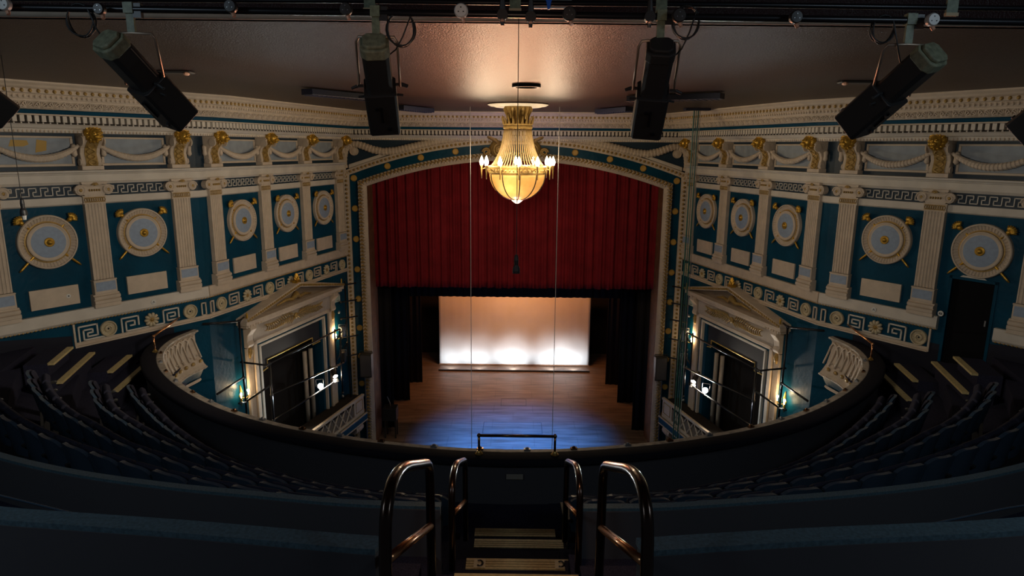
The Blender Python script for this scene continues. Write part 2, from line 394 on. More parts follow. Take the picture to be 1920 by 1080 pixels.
for i in range(5):
    # beads
    a, t, ln, n = along(1.13, i); mb = MB(); k = int(ln / .135)
    for q in range(k):
        p = a + t * ((q + .5) * ln / k); mb.ell((p.x, p.y, 11.995), (.034, .034, .036), 8, 5)
    tag_o = struct(mb.build('trim_beads_%d' % (i + 1), goldd, smooth=True))
    # small leaf band
    a, t, ln, n = along(1.05, i); mb = MB(); k = int(ln / .09)
    for q in range(k):
        p = a + t * ((q + .5) * ln / k); mb.ell((p.x, p.y, 11.90), (.03, .03, .035), 6, 4)
    struct(mb.build('trim_leaf_%d' % (i + 1), cream))
    # shells
    a, t, ln, n = along(0.90, i); mb = MB(); k = int(ln / .225)
    for q in range(k):
        c = a + t * ((q + .5) * ln / k); w = ln / k * .5
        for j in range(-3, 4):
            an = j * .42
            p0 = V((c.x, c.y, 11.70)) + V((n.x, n.y, 0)) * -.03
            d = V((t.x * sin(an), t.y * sin(an), cos(an)))
            L = w * (1.0 if abs(j) < 3 else .85)
            p1 = p0 + d * L + V((n.x, n.y, 0)) * (.06 * cos(an) + .03)
            mb.tube([p0, (p0 + p1) / 2 + V((n.x, n.y, 0)) * .01, p1], [.008, .017, .012], 4)
        # arched rim
        mb.tube([V((c.x, c.y, 0)) + V((t.x, t.y, 0)) * (w * .95 * cos(b2)) + V((n.x, n.y, 0)) * (.02 + .05 * sin(b2)) + V((0, 0, 11.71 + .115 * sin(b2))) for b2 in [pi * z / 8 for z in range(9)]], .010, 4)
    struct(mb.build('trim_shells_%d' % (i + 1), cream))
    # dentils
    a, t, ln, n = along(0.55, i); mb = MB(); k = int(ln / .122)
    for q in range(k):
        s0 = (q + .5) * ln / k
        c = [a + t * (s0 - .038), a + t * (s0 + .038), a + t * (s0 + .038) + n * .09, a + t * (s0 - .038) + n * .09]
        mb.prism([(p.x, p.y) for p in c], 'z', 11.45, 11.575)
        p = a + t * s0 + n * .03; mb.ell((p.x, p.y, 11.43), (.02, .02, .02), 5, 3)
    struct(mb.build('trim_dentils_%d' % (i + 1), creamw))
    # egg and dart under the dentils
    a, t, ln, n = along(0.31, i); mb = MB(); k = int(ln / .075)
    for q in range(k):
        p = a + t * ((q + .5) * ln / k); mb.ell((p.x, p.y, 11.285), (.024, .024, .034), 6, 4)
    struct(mb.build('trim_eggs_%d' % (i + 1), cream))

# ------------------------------------------------------------------ entablature beam, key band, dado (side walls only)
for segs in ((0, 1), (3, 4)):
    sweep([(0.0, 10.50), (0.20, 10.49), (0.20, 10.46), (0.16, 10.43), (0.15, 10.41), (0.12, 10.40), (0.12, 10.26), (0.13, 10.25), (0.09, 10.20), (0.0, 10.20)], creamw, segs)
    sweep([(0.0, ZBB), (0.05, ZBB), (0.05, 9.80), (0.06, 9.79), (0.02, ZD), (0.0, ZD)], creamw, segs)
    sweep([(0.008, ZB), (0.008, ZBB)], navy, segs)
    sweep([(0.008, ZT), (0.008, 10.50)], navy, segs)
def sweep_part(side, w, s0, s1, prof, m, name):
    a, t, n = seg(side, w)
    rows = [[((a + t * s + n * o).x, (a + t * s + n * o).y, z) for s in (s0, s1)] for o, z in prof]
    mb = MB(); mb.grid(rows)
    mb.add([r[0] for r in rows], [tuple(range(len(rows)))]); mb.add([r[1] for r in rows], [tuple(range(len(rows)))])
    trim_i[0] += 1
    return struct(mb.build(name or 'trim_%d' % trim_i[0], m))
dprof = [(0.0, ZF), (0.09, ZF), (0.10, 7.30), (0.08, 7.27), (0.05, 7.235), (0.0, 7.235)]
kprof = [(0.0, 6.80), (0.035, 6.80), (0.035, 6.77), (0.01, 6.765), (0.01, 6.73), (0.05, 6.725), (0.05, 6.69), (0.0, 6.68)]
for sd in ('left', 'right'):
    sweep_part(sd, 'i', 0, LEN_I - .05, dprof, cream, 'trim_dado_%s_stage' % sd)
    if sd == 'left': sweep_part(sd, 'o', 0, WEND, dprof, creamw, 'trim_dado_left_gallery')
    else:
        sweep_part(sd, 'o', 0, 2.80, dprof, creamw, 'trim_dado_right_gallery'); sweep_part(sd, 'o', 3.88, WEND, dprof, creamw, 'trim_dado_right_rear')
    sweep_part(sd, 'i', 0, LEN_I - .05, kprof, cream, 'trim_key_%s_stage' % sd)
    sweep_part(sd, 'o', 0, 3.17 if sd == 'left' else 2.66, kprof, cream, 'trim_key_%s_gallery' % sd)
    # rope of dots under the dado
    mb = MB()
    for w, s0, s1 in (('i', 0, LEN_I), ('o', 0, WEND if sd == 'left' else 2.8)) + ((('o', 3.9, WEND),) if sd == 'right' else ()):
        a, t, n = seg(sd, w); k = int((s1 - s0) / .075)
        for q in range(k):
            p = a + t * (s0 + (q + .5) * (s1 - s0) / k) + n * .06; mb.ell((p.x, p.y, 7.245), (.024, .024, .02), 5, 4)
    struct(mb.build('trim_dado_rope_%s' % sd, goldd))
    # flat near-black sheet over the wall below the key frieze
    a, t, n = seg(sd, 'o'); mb = MB()
    e0 = 3.2 if sd == 'left' else 2.70
    pts = [(.95, ZK), (e0, ZK), (e0, 6.97), (4.5, 7.17), (WEND, 7.5), (WEND, 4.5), (.95, 4.5)]
    if sd == 'left':
        mb.add([(*(a + t * s + n * .012), z) for s, z in pts], [tuple(range(7))])
    else:
        q = [(.95, ZK), (2.66, ZK), (2.66, 6.92), (2.93, 6.92), (2.93, 4.5), (.95, 4.5)]; mb.add([(*(a + t * s + n * .012), z) for s, z in q], [tuple(range(6))])
        q = [(3.77, 7.17), (WEND, 7.6), (WEND, 4.5), (3.77, 4.5)]; mb.add([(*(a + t * s + n * .012), z) for s, z in q], [tuple(range(4))])
    struct(mb.build('wall_dark_sheet_%s' % sd, mat('black_navy_sheet', (.010, .011, .020), .6, spec=.2)))

# ------------------------------------------------------------------ pilasters
def flute_poly(w, d, nf=6):
    """front profile of a fluted shaft (x, y), y negative to the room"""
    pts = [(-w / 2, 0), (-w / 2, -d)]; fw = w / (nf + .5); x = -w / 2 + fw * .25
    for i in range(nf):
        x0 = x + i * fw + fw * .12; x1 = x + (i + 1) * fw - fw * .12
        pts.append((x0, -d))
        for k in range(1, 6):
            a = pi * k / 6; pts.append(((x0 + x1) / 2 - (x1 - x0) / 2 * cos(a), -d + (x1 - x0) * .42 * sin(a)))
        pts.append((x1, -d))
    return pts + [(w / 2, -d), (w / 2, 0)]
def make_pilaster(w=.46):
    r = thing('pilaster', 'x', 'pilaster')
    mb = MB(); mb.prism(flute_poly(w * .92, .11), 'z', 8.12, 9.78)
    mb.build('shaft', cream, r)
    mb = MB(); mb.box(-w / 2 - .01, w / 2 + .01, -.12, 0, 9.78, 9.80).box(-w / 2, w / 2, -.115, 0, 9.80, 9.93).box(-w / 2 - .02, w / 2 + .02, -.13, 0, 9.93, 9.955)
    nk = mb.build('necking', cream, r, bevel=.004)
    mb = MB()
    for i in range(9):
        x = -w / 2 + .05 + i * (w - .1) / 8
        mb.tube([(x + .03 * cos(k * pi / 5), -.122, 9.867 + .04 * sin(k * pi / 5)) for k in range(10)], .008, 4, closed=True)
    mb.box(-w / 2 + .015, w / 2 - .015, -.119, -.1, 9.812, 9.822).box(-w / 2 + .015, w / 2 - .015, -.119, -.1, 9.912, 9.922)
    mb.build('gilt_guilloche', goldd, nk)
    # capital
    mb = MB(); mb.box(-w * .58, w * .58, -.20, 0, 10.215, 10.25).box(-w * .54, w * .54, -.18, 0, 10.195, 10.215)
    mb.prism([(-w * .42, 9.955), (w * .42, 9.955), (w * .60, 10.05), (w * .60, 10.16), (w * .3, 10.195), (-w * .3, 10.195), (-w * .60, 10.16), (-w * .60, 10.05)], 'y', -.13, 0)
    for sx in (-1, 1):
        sp = []
        for k in range(26):
            a = k * .42; rr = .115 - k * .0036
            sp.append((sx * (w * .60 - rr * cos(a) * -1 * 0 + rr * cos(a) * 1 * (1)), -.155, 10.075 + rr * sin(a)))
        mb.tube(sp, .020, 6)
        mb.lathe([(.105, 0), (.105, -.15), (.09, -.155)], 20, axis='y', c=(sx * w * .60, 0, 10.075))
    mb.tube([(-w * .6, -.16, 10.175), (0, -.15, 10.155), (w * .6, -.16, 10.175)], .018, 6)
    cp = mb.build('capital', cream, r, smooth=False)
    mb = MB()
    for sx in (-1, 1): mb.ell((sx * w * .60, -.16, 10.075), (.036, .02, .036), 10, 6)
    for k in range(5): mb.ell((-.10 + k * .05, -.15, 10.07), (.018, .03, .026), 6, 5)
    for k in range(7):
        a = pi * k / 6; mb.tube([(0, -.19, 10.19), (.07 * cos(a), -.20, 10.19 + .05 * sin(a))], [.02, .008], 5)
    mb.ell((0, -.20, 10.19), (.03, .02, .025), 8, 5)
    mb.build('gilt_ornament', goldd, cp, smooth=True)
    mb = MB(); mb.box(-w * .52, w * .52, -.15, 0, 7.80, 8.12).box(-w * .54, w * .54, -.16, 0, 8.09, 8.12)
    pb = mb.build('plinth', cream, r, bevel=.012)
    MB().box(-w * .45, w * .45, -.156, -.1, 7.87, 8.07).build('blue_panel', pale, pb, label='pale blue inset panel')
    mb = MB(); mb.prism([(0, 7.80), (-.13, 7.80), (-.13, 7.775), (-.18, 7.75), (-.18, 7.70), (-.15, 7.69), (-.15, 7.68), (-.19, 7.665), (-.19, 7.60), (-.17, 7.59), (-.17, 7.51), (0, 7.51)], 'x', -w * .6, w * .6)
    mb.build('base', cream, r)
    return r
PIL_O = [0.496, 2.45, 4.40, 6.35]; PIL_I = [0.50, 2.553, 4.60, 6.66]
proto = {}
first = True
def place(proto_o, used, M, label, group):
    o = proto_o if not used[0] else copy_tree(proto_o)
    used[0] = True; o.matrix_world = M; o['label'] = label
    if group: o['group'] = group
    return o
pil = make_pilaster(); used = [False]
sidepl = []
for sd in ('left', 'right'):
    for w, ls in (('i', PIL_I), ('o', PIL_O)):
        for i, s in enumerate(ls):
            if w == 'o' and i == 3: continue
            sidepl.append((sd, w, s, i))
nI = len(PIL_I)
def pil_lab(sd, w, i):
    if w == 'i':
        return {3: 'beside the stage arch', 2: 'second from the stage arch', 1: 'third from the stage arch', 0: 'just stage-side of the wall fold'}[i]
    return {0: 'just gallery-side of the wall fold', 1: 'second gallery-side of the wall fold', 2: 'at the edge of the photo'}[i]
for sd, w, s, i in sidepl:
    place(pil, used, WM(sd, w, s, 0), 'fluted cream pilaster on the %s wall, %s' % (sd, pil_lab(sd, w, i)), 'pilasters along the side walls')

# ------------------------------------------------------------------ scroll brackets with lion heads
def make_bracket(w=.40):
    r = thing('scroll_bracket', 'x', 'bracket')
    prof = [(0, 10.58), (-.16, 10.58), (-.19, 10.64), (-.17, 10.74), (-.15, 10.84), (-.19, 10.95), (-.28, 11.04), (-.36, 11.12), (-.38, 11.20), (-.34, 11.25), (0, 11.25)]
    MB().prism(prof, 'x', -w / 2, w / 2).build('scroll_body', cream, r, bevel=.012)
    mb = MB(); gp = [(y - .012, z) for y, z in prof[1:8]]
    rows = [[(-w * .30, y, z), (w * .30, y, z)] for y, z in gp]; mb.grid(rows)
    # interlace relief
    def yat(z):
        for (y0, z0), (y1, z1) in zip(gp, gp[1:]):
            if z0 <= z <= z1: return y0 + (y1 - y0) * (z - z0) / (z1 - z0)
        return gp[-1][0]
    for ph in (0, pi):
        mb.tube([(w * .2 * sin(ph + k * .55), yat(10.60 + k * .02) - .012, 10.60 + k * .02) for k in range(26)], .014, 5)
    mb.build('gilt_panel', goldd, r, smooth=False, solid=.006)
    mb = MB()
    for sx in (-1, 1):
        for y, z, rr in ((-.30, 11.10, .10), (-.12, 10.66, .07)):
            mb.lathe([(rr, -.0), (rr, .0)], 14, axis='y') if False else None
            mb.tube([(sx * w / 2, y, z), (sx * (w / 2 + .025), y, z)], rr, 14)
        MB().tube([(sx * (w / 2 + .09), -.10, 11.03), (sx * (w / 2 + .09), -.12, 10.98), (sx * (w / 2 + .09), -.12, 10.90), (sx * (w / 2 + .09), -.12, 10.82), (sx * (w / 2 + .09), -.10, 10.78)], [.03, .055, .045, .055, .03], 10).build('side_husk', cream, r, smooth=True)
    mb.box(-w / 2, w / 2, -.13, -.11, 10.65, 10.67).box(-w / 2, w / 2, -.30, -.28, 11.09, 11.11)
    mb.build('scroll_eyes', cream, r)
    # lion head
    mb = MB(); c = (0, -.42, 11.24)
    mb.ell((0, -.36, 11.24), (.175, .12, .175), 22, 12, fn=lambda a, th: 1 + .05 * sin(9 * a) * sin(th))
    mb.ell((0, -.46, 11.23), (.12, .11, .135), 14, 10)
    mb.ell((0, -.555, 11.185), (.07, .06, .055), 12, 8)
    mb.ell((0, -.60, 11.215), (.03, .025, .022), 8, 6)
    mb.ell((0, -.55, 11.25), (.028, .05, .055), 8, 6)
    mb.ell((0, -.54, 11.125), (.05, .05, .025), 8, 6)
    for sx in (-1, 1):
        mb.ell((sx * .055, -.545, 11.275), (.034, .03, .02), 8, 6); mb.ell((sx * .055, -.54, 11.245), (.02, .02, .016), 8, 5)
        mb.ell((sx * .12, -.40, 11.36), (.045, .03, .045), 8, 6); mb.ell((sx * .045, -.585, 11.185), (.036, .035, .032), 8, 6)
    for k in range(13):
        a = 2 * pi * k / 13; mb.tube([(.10 * cos(a), -.44, 11.24 + .11 * sin(a)), (.16 * cos(a + .2), -.42, 11.24 + .165 * sin(a + .2)), (.185 * cos(a + .45), -.36, 11.24 + .19 * sin(a + .45))], [.022, .026, .010], 6)
    mb.build('lion_head', gold, r, smooth=True, label='gilt lion mask')
    MB().box(-w * .55, w * .55, -.22, 0, 10.50, 10.585).build('bracket_base', cream, r, bevel=.006)
    return r
br = make_bracket(); used = [False]
for sd, w, s, i in sidepl:
    place(br, used, WM(sd, w, s, 0), 'gilt lion mask bracket on the %s wall, %s' % (sd, pil_lab(sd, w, i)), 'lion mask brackets under the cornice')

# ------------------------------------------------------------------ bays
bays = []
for sd in ('left', 'right'):
    for i in range(3): bays.append((sd, 'i', PIL_I[i], PIL_I[i + 1], {2: 'nearest the stage', 1: 'second from the stage', 0: 'third from the stage'}[i], 'i%d' % i))
    for i in range(2): bays.append((sd, 'o', PIL_O[i], PIL_O[i + 1], {0: 'fourth from the stage', 1: 'nearest the camera'}[i], 'o%d' % i))
def leaf_tube(mb, pts, rad, n=10, step=.055):
    """swag of overlapping leaves: swept tube with stepped radius"""
    L = [0]; P = [V(p) for p in pts]
    for a, b_ in zip(P, P[1:]): L.append(L[-1] + (b_ - a).length)
    N = int(L[-1] / (step / 4)); out = []; rs = []
    for k in range(N + 1):
        d = L[-1] * k / N; j = 0
        while j < len(L) - 2 and L[j + 1] < d: j += 1
        f = (d - L[j]) / max(1e-6, L[j + 1] - L[j]); out.append(P[j].lerp(P[j + 1], f))
        u = d / L[-1]; fr = (d / step) % 1
        rs.append(rad(u) * (0.86 + .20 * fr))
    mb.tube(out, rs, n)
for sd, w, s0, s1, nm, key in bays:
    xd = xdir(sd, w); sc_ = (s0 + s1) / 2; W = s1 - s0; hw = W / 2
    M = WM(sd, w, sc_, 0)
    # frieze panel + garland
    r = thing('frieze_panel', 'pale blue frieze panel under the %s cornice, %s' % (sd, nm), 'panel', M, 'pale frieze panels under the cornice')
    pw = hw - .27
    MB().box(-pw + .05, pw - .05, -.03, -.012, 10.63, 11.15).build('panel_field', mat('pale_grey_blue_paint', (.27, .31, .35), .6, noise=.15, nscale=6), r)
    mb = MB(); z0, z1 = 10.58, 11.19
    mb.box(-pw, pw, -.06, -.01, z0, z0 + .05).box(-pw, pw, -.06, -.01, z1 - .04, z1).box(-pw, -pw + .05, -.06, -.01, z0 + .05, z1 - .04).box(pw - .05, pw, -.06, -.01, z0 + .05, z1 - .04)
    mb.build('panel_frame', cream, r, bevel=.01)
    if sd == 'left' and key == 'o1':
        MB().prism([(-.45, 10.98), (-.20, 10.98), (-.10, 11.02), (-.12, 11.10), (-.40, 11.11)], 'y', -.034, -.03).prism([(.0, 10.86), (.20, 10.90), (.23, 11.09), (.05, 11.12)], 'y', -.034, -.03).build('ochre_stain', mat('ochre_stain', (.42, .27, .07), .7), r, label='ochre damp patch')
    g = MB(); gw = hw - .20; pts = []
    for k in range(21):
        u = -1 + k / 10; pts.append((u * gw, -.14 - .05 * (1 - u * u), 10.74 + .27 * abs(u) ** 2.0))
    leaf_tube(g, pts, lambda u: .030 + .052 * sin(pi * u) ** .7, 10, .07)
    ob = g.build('garland', cream); ob.matrix_world = M
    tag(ob, 'cream leaf garland hanging on the %s wall, %s' % (sd, nm), 'garland', 'leaf garlands under the cornice')
    # upper key fret
    mb = MB(); x0 = -hw + .33; x1 = hw - .33; per = .205; k = max(2, round((x1 - x0) / per)); per = (x1 - x0) / k
    path = []; zb, zt = ZBB + .05, ZB - .05; H = zt - zb
    for q in range(k):
        x = x0 + q * per
        path += [(x, zb), (x, zt), (x + .62 * per, zt), (x + .62 * per, zb + .52 * H), (x + .34 * per, zb + .52 * H), (x + .34 * per, zb)]
    path.append((x1, zb)); mb.bars(path, .017, -.03, -.005)
    ob = mb.build('greek_key_band', creamw); ob.matrix_world = M
    tag(ob, 'cream running key band between capitals on the %s wall, %s' % (sd, nm), 'ornament', 'upper greek key bands')
    # roundel
    r = thing('shield_roundel', 'x', 'shield', WM(sd, w, sc_, 9.05, 0.0), 'painted shields between the pilasters')
    r['label'] = 'round pale blue shield with crossed gilt spears, %s wall, %s' % (sd, nm)
    n_ = 96
    def flute(i, k): return 1
    mb = MB(); rows = []
    prof = [(.56, 0), (.56, -.08), (.545, -.10), (.525, -.10), (.515, -.085), (.44, -.045), (.425, -.05)]
    for i, (rr, y) in enumerate(prof):
        row = []
        for k in range(n_ * 2):
            a = 2 * pi * k / (n_ * 2); yy = y + (.018 if (k // 2) % 2 and i in (4, 5) else 0)
            row.append((rr * cos(a), yy, rr * sin(a)))
        rows.append(row)
    mb.grid(rows, closed=True); mb.build('fluted_rim', cream, r)
    MB().lathe([(.43, -.0), (.43, -.055), (.405, -.06), (.395, -.05), (.385, -.05)], 64, axis='y').build('gilt_groove', goldd, r)
    MB().lathe([(.395, 0), (.395, -.09), (.375, -.10), (.35, -.09)], 64, axis='y').build('inner_ring', cream, r)
    MB().lathe([(.352, 0), (.352, -.085), (.30, -.095), (.2, -.105), (.01, -.115)], 64, axis='y').build('blue_disc', pale, r)
    MB().lathe([(.095, -.10), (.095, -.125), (.08, -.13), (.06, -.12), (.05, -.13), (.035, -.155), (.005, -.165)], 24, axis='y').build('gilt_boss', gold, r, smooth=True)
    for sx in (-1, 1):
        mb = MB()
        ax, az = sx * sin(.80), cos(.80)
        mb.tube([(-ax * .80, -.05, -az * .80), (-ax * .74, -.05, -az * .74), (-ax * .5, -.04, -az * .5), (ax * .5, -.04, az * .5), (ax * .62, -.05, az * .62)], [.012, .024, .026, .02, .03], 8)
        for j in range(-3, 4):
            an = j * .36; dx, dz = ax * cos(an) - az * sin(an), az * cos(an) + ax * sin(an)
            c = V((ax * .645, -.09, az * .645)); mb.tube([c, c + V((dx * .06, -.03, dz * .06)), c + V((dx * .128, -.015, dz * .128))], [.022, .034, .014], 6)
        mb.ell((ax * .62, -.09, az * .62), (.05, .05, .05), 8, 6)
        mb.build('gilt_spear', gold, r, smooth=True)
    # tablet
    if not (sd == 'right' and key == 'o1'):
        ob = MB().box(-.465, .465, -.045, 0, 7.665, 8.08).build('blank_tablet', cream, bevel=.004); ob.matrix_world = M
        tag(ob, 'blank cream tablet under the shield on the %s wall, %s' % (sd, nm), 'tablet', 'blank tablets under the shields')
        if key == 'o1':
            ob = MB().lathe([(.045, -.045), (.045, -.05), (.03, -.052)], 16, axis='y').build('seat_row_sign', white); ob.matrix_world = WM(sd, w, sc_ - .37 * xd * xd + .12, 7.86)
            tag(ob, 'tiny round white row sign with dark centre on the cream tablet', 'sign')
            c = MB().box(-.012, .012, -.056, -.05, -.012, .012).build('sign_mark', blackp, ob)

# round letter signs
def letter_sign(sd, s, z, kind, label):
    r = thing('letter_sign', label, 'sign', WM(sd, 'o', s, z, .10))
    MB().lathe([(.06, 0), (.06, -.008), (.055, -.01)], 20, axis='y').build('sign_plate', white, r)
    mb = MB()
    if kind == 'A': mb.prism([(-.03, -.02), (0, .03), (.03, -.02), (.018, -.02), (0, .012), (-.018, -.02)], 'y', -.014, -.009)
    else: mb.box(-.03, .03, -.014, -.009, -.02, -.006).box(-.03, .03, -.014, -.009, .006, .02).box(-.03, -.018, -.014, -.009, -.02, .02).box(.018, .03, -.014, -.009, -.02, .02)
    mb.build('sign_letter', blackp, r)
letter_sign('left', 1.42, 7.40, 'A', 'small round white sign lettered A on the left cream dado')
letter_sign('right', 1.42, 7.40, 'A', 'small round white sign lettered A on the right cream dado')
letter_sign('right', 2.86, 7.62, 'B', 'small round white sign beside the dark doorway')

# ------------------------------------------------------------------ lower key frieze
def patera(kind):
    r = thing('rosette', 'x', 'ornament')
    if kind == 'disc':
        mb = MB(); n_ = 48
        prof = [(.178, 0), (.178, -.05), (.165, -.065), (.150, -.06), (.140, -.015), (.085, -.012), (.078, -.045), (.055, -.055), (.045, -.02), (.02, -.02)]
        rows = [[(rr * cos(2 * pi * k / n_), y + (.008 if k % 2 and i in (4, 5) else 0), rr * sin(2 * pi * k / n_)) for k in range(n_)] for i, (rr, y) in enumerate(prof)]
        mb.grid(rows, closed=True).build('dish', mat('antique_cream', (.50, .42, .27), .55), r)
        MB().ell((0, -.025, 0), (.022, .02, .022), 8, 6).build('boss', blackp, r, smooth=True)
    else:
        mb = MB()
        for k in range(10):
            a = 2 * pi * k / 10; mb.tube([(.03 * cos(a), -.03, .03 * sin(a)), (.10 * cos(a), -.045, .10 * sin(a)), (.145 * cos(a), -.035, .145 * sin(a)), (.16 * cos(a), -.01, .16 * sin(a))], [.012, .034, .04, .02], 7)
        mb.build('petals', mat('antique_cream', (.55, .46, .28), .55), r, smooth=True)
        mb = MB(); mb.lathe([(.075, -.04), (.07, -.055), (.05, -.05), (.045, -.05)], 16, axis='y'); mb.ell((0, -.055, 0), (.035, .025, .035), 10, 6); mb.build('flower_centre', goldd, r, smooth=True)
    return r
pd, pf = patera('disc'), patera('flower'); ud, uf = [False], [False]
fret_n = {'left': 0, 'right': 0}
for sd in ('left', 'right'):
    for w, lst in (('i', [(.47, 'disc'), (1.505, 'flower'), (2.54, 'disc'), (3.58, 'flower'), (4.61, 'disc'), (5.64, 'flower'), (6.68, 'disc')]),
                   ('o', [(.50, 'disc'), (1.475, 'flower'), (2.45, 'disc')])):
        xd = xdir(sd, w)
        for j, (s, k) in enumerate(lst):
            where = ('%s stage-side of the fold' if w == 'i' else '%s camera-side of the fold') % ORD[j + 1]
            lab = ('round cream dish rosette' if k == 'disc' else 'cream petalled flower rosette') + ' in the %s lower frieze, %s' % (sd, where)
            place(pd if k == 'disc' else pf, ud if k == 'disc' else uf, WM(sd, w, s, 6.975, 0.005), lab, 'rosettes in the lower frieze')
        for j in range(len(lst) - 1):
            (sa, ka), (sb, kb) = lst[j], lst[j + 1]
            mid_s = (sa + sb) / 2; mb = MB(); fl = 1 if ka == 'flower' else -1   # flower at lower s?
            hh = .155; ww = .19
            f = 1 if ka == 'flower' else -1
            # direction toward the flower in local x
            dxl = (-1 if ka == 'flower' else 1) * xd
            if j % 2 == 0:
                P = [(.52, -hh), (1 * .19, -hh), (.19, hh), (-.19, hh), (-.19, -.11), (.10, -.11), (.10, .065), (-.10, .065), (-.10, -.03), (.02, -.03)]
            else:
                P = [(.52, -hh), (-.10, -hh), (-.10, .065), (.10, .065), (.10, -.04), (0, -.04)]
                mb.bars([(dxl * -.10 - dxl * .09, -hh), (dxl * -.19, hh), (dxl * .19, hh), (dxl * .19, -.05)], .032, -.03, 0)
            mb.bars([(dxl * a, b_) for a, b_ in P], .032, -.03, 0)
            ob = mb.build('greek_key_square', cream if w == 'i' else creamw); ob.matrix_world = WM(sd, w, mid_s, 6.98, .004)
            fret_n[sd] += 1
            tag(ob, 'square key motif in the %s lower frieze, %s %s-side of the fold' % (sd, ORD[j + 1], 'stage' if w == 'i' else 'camera'), 'ornament', 'key squares in the lower frieze')
        mb = MB(); mb.bars([(-.055, -.155), (-.055, .155), (.055, .155), (.055, -.155), (-.055, -.155)], .03, -.03, 0)
        ob = mb.build('narrow_frame', cream); ob.matrix_world = WM(sd, w, .13, 6.965, .004)
        tag(ob, 'narrow upright cream frame in the %s lower frieze, %s side of the fold' % (sd, 'stage' if w == 'i' else 'gallery'), 'ornament', 'narrow frames beside the wall fold')
    if sd == 'left':
        mb = MB(); mb.bars([(-.45, -.155), (.0, -.155), (.0, .065), (.10, .065), (.10, -.02), (.18, -.02)], .0, 0, 0) if False else None
        mb.bars([(-.19, -.2), (-.19, .155), (.19, .155), (.19, -.09), (-.02, -.09), (-.02, -.01), (.09, -.01), (.09, .065), (-.10, .065), (-.10, -.155), (.4, -.155)], .032, -.03, 0)
        ob = mb.build('greek_key_square', creamw); ob.matrix_world = WM(sd, 'o', 2.87, 6.98, .004)
        tag(ob, 'square key motif ending the left lower frieze, furthest camera-side of the fold', 'ornament', 'key squares in the lower frieze')
    # end bar of frieze
    ob = MB().box(-.02, .02, -.04, 0, 6.70, 7.22).build('trim_key_end_%s' % sd, cream); ob.matrix_world = WM(sd, 'o', 3.15 if sd == 'left' else 2.67, 0); struct(ob)

# doorway on the right
dm = WM('right', 'o', 3.35, 0); r = MB().box(-.40, .40, .06, .12, 6.2, 8.40).build('door_1', mat('doorway_dark', (.004, .004, .005), .8, spec=.1)); r.matrix_world = dm; struct(r)  # near-black colour stands in for the dark of the open doorway
MB().box(.30, .33, .02, .06, 7.5, 7.62).build('door_handle', steel, r)
ob = MB().box(-.46, -.40, -.02, .1, 6.2, 8.46).box(.40, .46, -.02, .1, 6.2, 8.46).box(-.46, .46, -.02, .1, 8.40, 8.46).build('trim_door', blue); ob.matrix_world = dm; struct(ob)
ob = MB().add([(-.26 + k * .05, -.004, 8.462 + (.0 if k in (0, 10) else .03 + .02 * random.random())) for k in range(11)] + [(-.26 + k * .05, -.004, 8.46) for k in range(11)], [(k, k + 1, 12 + k, 11 + k) for k in range(10)]).build('bare_plaster_patch', creamw, solid=.01); ob.matrix_world = dm
tag(ob, 'ragged strip of bare pale plaster above the dark doorway', 'patch')

# ------------------------------------------------------------------ arch swag, rollers, crest
SWP = [(-5.84, 10.29), (-5.88, 10.45), (-5.87, 10.68), (-5.82, 10.92), (-5.72, 11.05), (-5.58, 11.11), (-5.40, 11.10), (-5.20, 11.04), (-4.9, 10.93), (-4.53, 10.86), (-4.07, 10.90), (-3.4, 11.06), (-2.7, 11.22), (-1.95, 11.33), (-1.2, 11.40), (-.45, 11.43)]
for sg, sd in ((1, 'left'), (-1, 'right')):
    g = MB()
    leaf_tube(g, [(x * sg, 23.30, z) for x, z in SWP], lambda u: .085 + .05 * min(1, u * 4), 10, .115)
    ob = g.build('laurel_swag', cream)
    tag(ob, 'long cream laurel swag over the %s half of the stage arch' % sd, 'garland')
    ob = MB().lathe([(.15, 0), (.15, -.10), (.135, -.12), (.12, -.11), (.01, -.13)], 24, axis='y', c=(-5.55 * sg, 23.40, 10.87)).build('swag_roller', cream)
    tag(ob, 'round cream scroll eye curled inside the %s end of the laurel swag' % sd, 'ornament')
    mb = MB(); mb.add([], []); q = [(-5.75, 10.42), (-4.25, 10.90), (-4.15, 10.83), (-5.75, 10.28)]
    mb.prism([(x * sg, z) for x, z in q], 'y', 23.30, 23.40); struct(mb.build('trim_arch_shoulder_%s' % sd, creamw, bevel=.02))
    # crest scrolls
    r = thing('crest_scroll', 'gilt horn and scroll ornament on the arch crown, %s of the chandelier' % sd, 'ornament', V((0, 0, 0)))
    mb = MB()
    c = V((-.98 * sg, 23.12, 10.88)); mb.tube([c + V((.14 * (1 - k * .025) * cos(k * .4 * sg + (pi if sg > 0 else 0)), 0, .14 * (1 - k * .025) * sin(k * .4))) for k in range(30)], .035, 6)
    c = V((-.55 * sg, 23.10, 10.95)); mb.tube([c + V((.22 * (1 - k * .025) * cos(k * .4 * sg), 0, .24 * (1 - k * .025) * sin(k * .4))) for k in range(30)], .05, 6)
    mb.ell((-.62 * sg, 23.16, 11.0), (.25, .08, .28), 12, 8, fn=lambda a, th: 1 + .12 * sin(5 * a))
    mb.build('scroll', goldd, r, smooth=True)
    MB().tube([(-.50 * sg, 23.1, 11.12), (-.68 * sg, 23.08, 11.28), (-.86 * sg, 23.05, 11.42), (-.90 * sg, 23.04, 11.46)], [.05, .07, .12, .13], 12).build('horn', goldd, r, smooth=True)

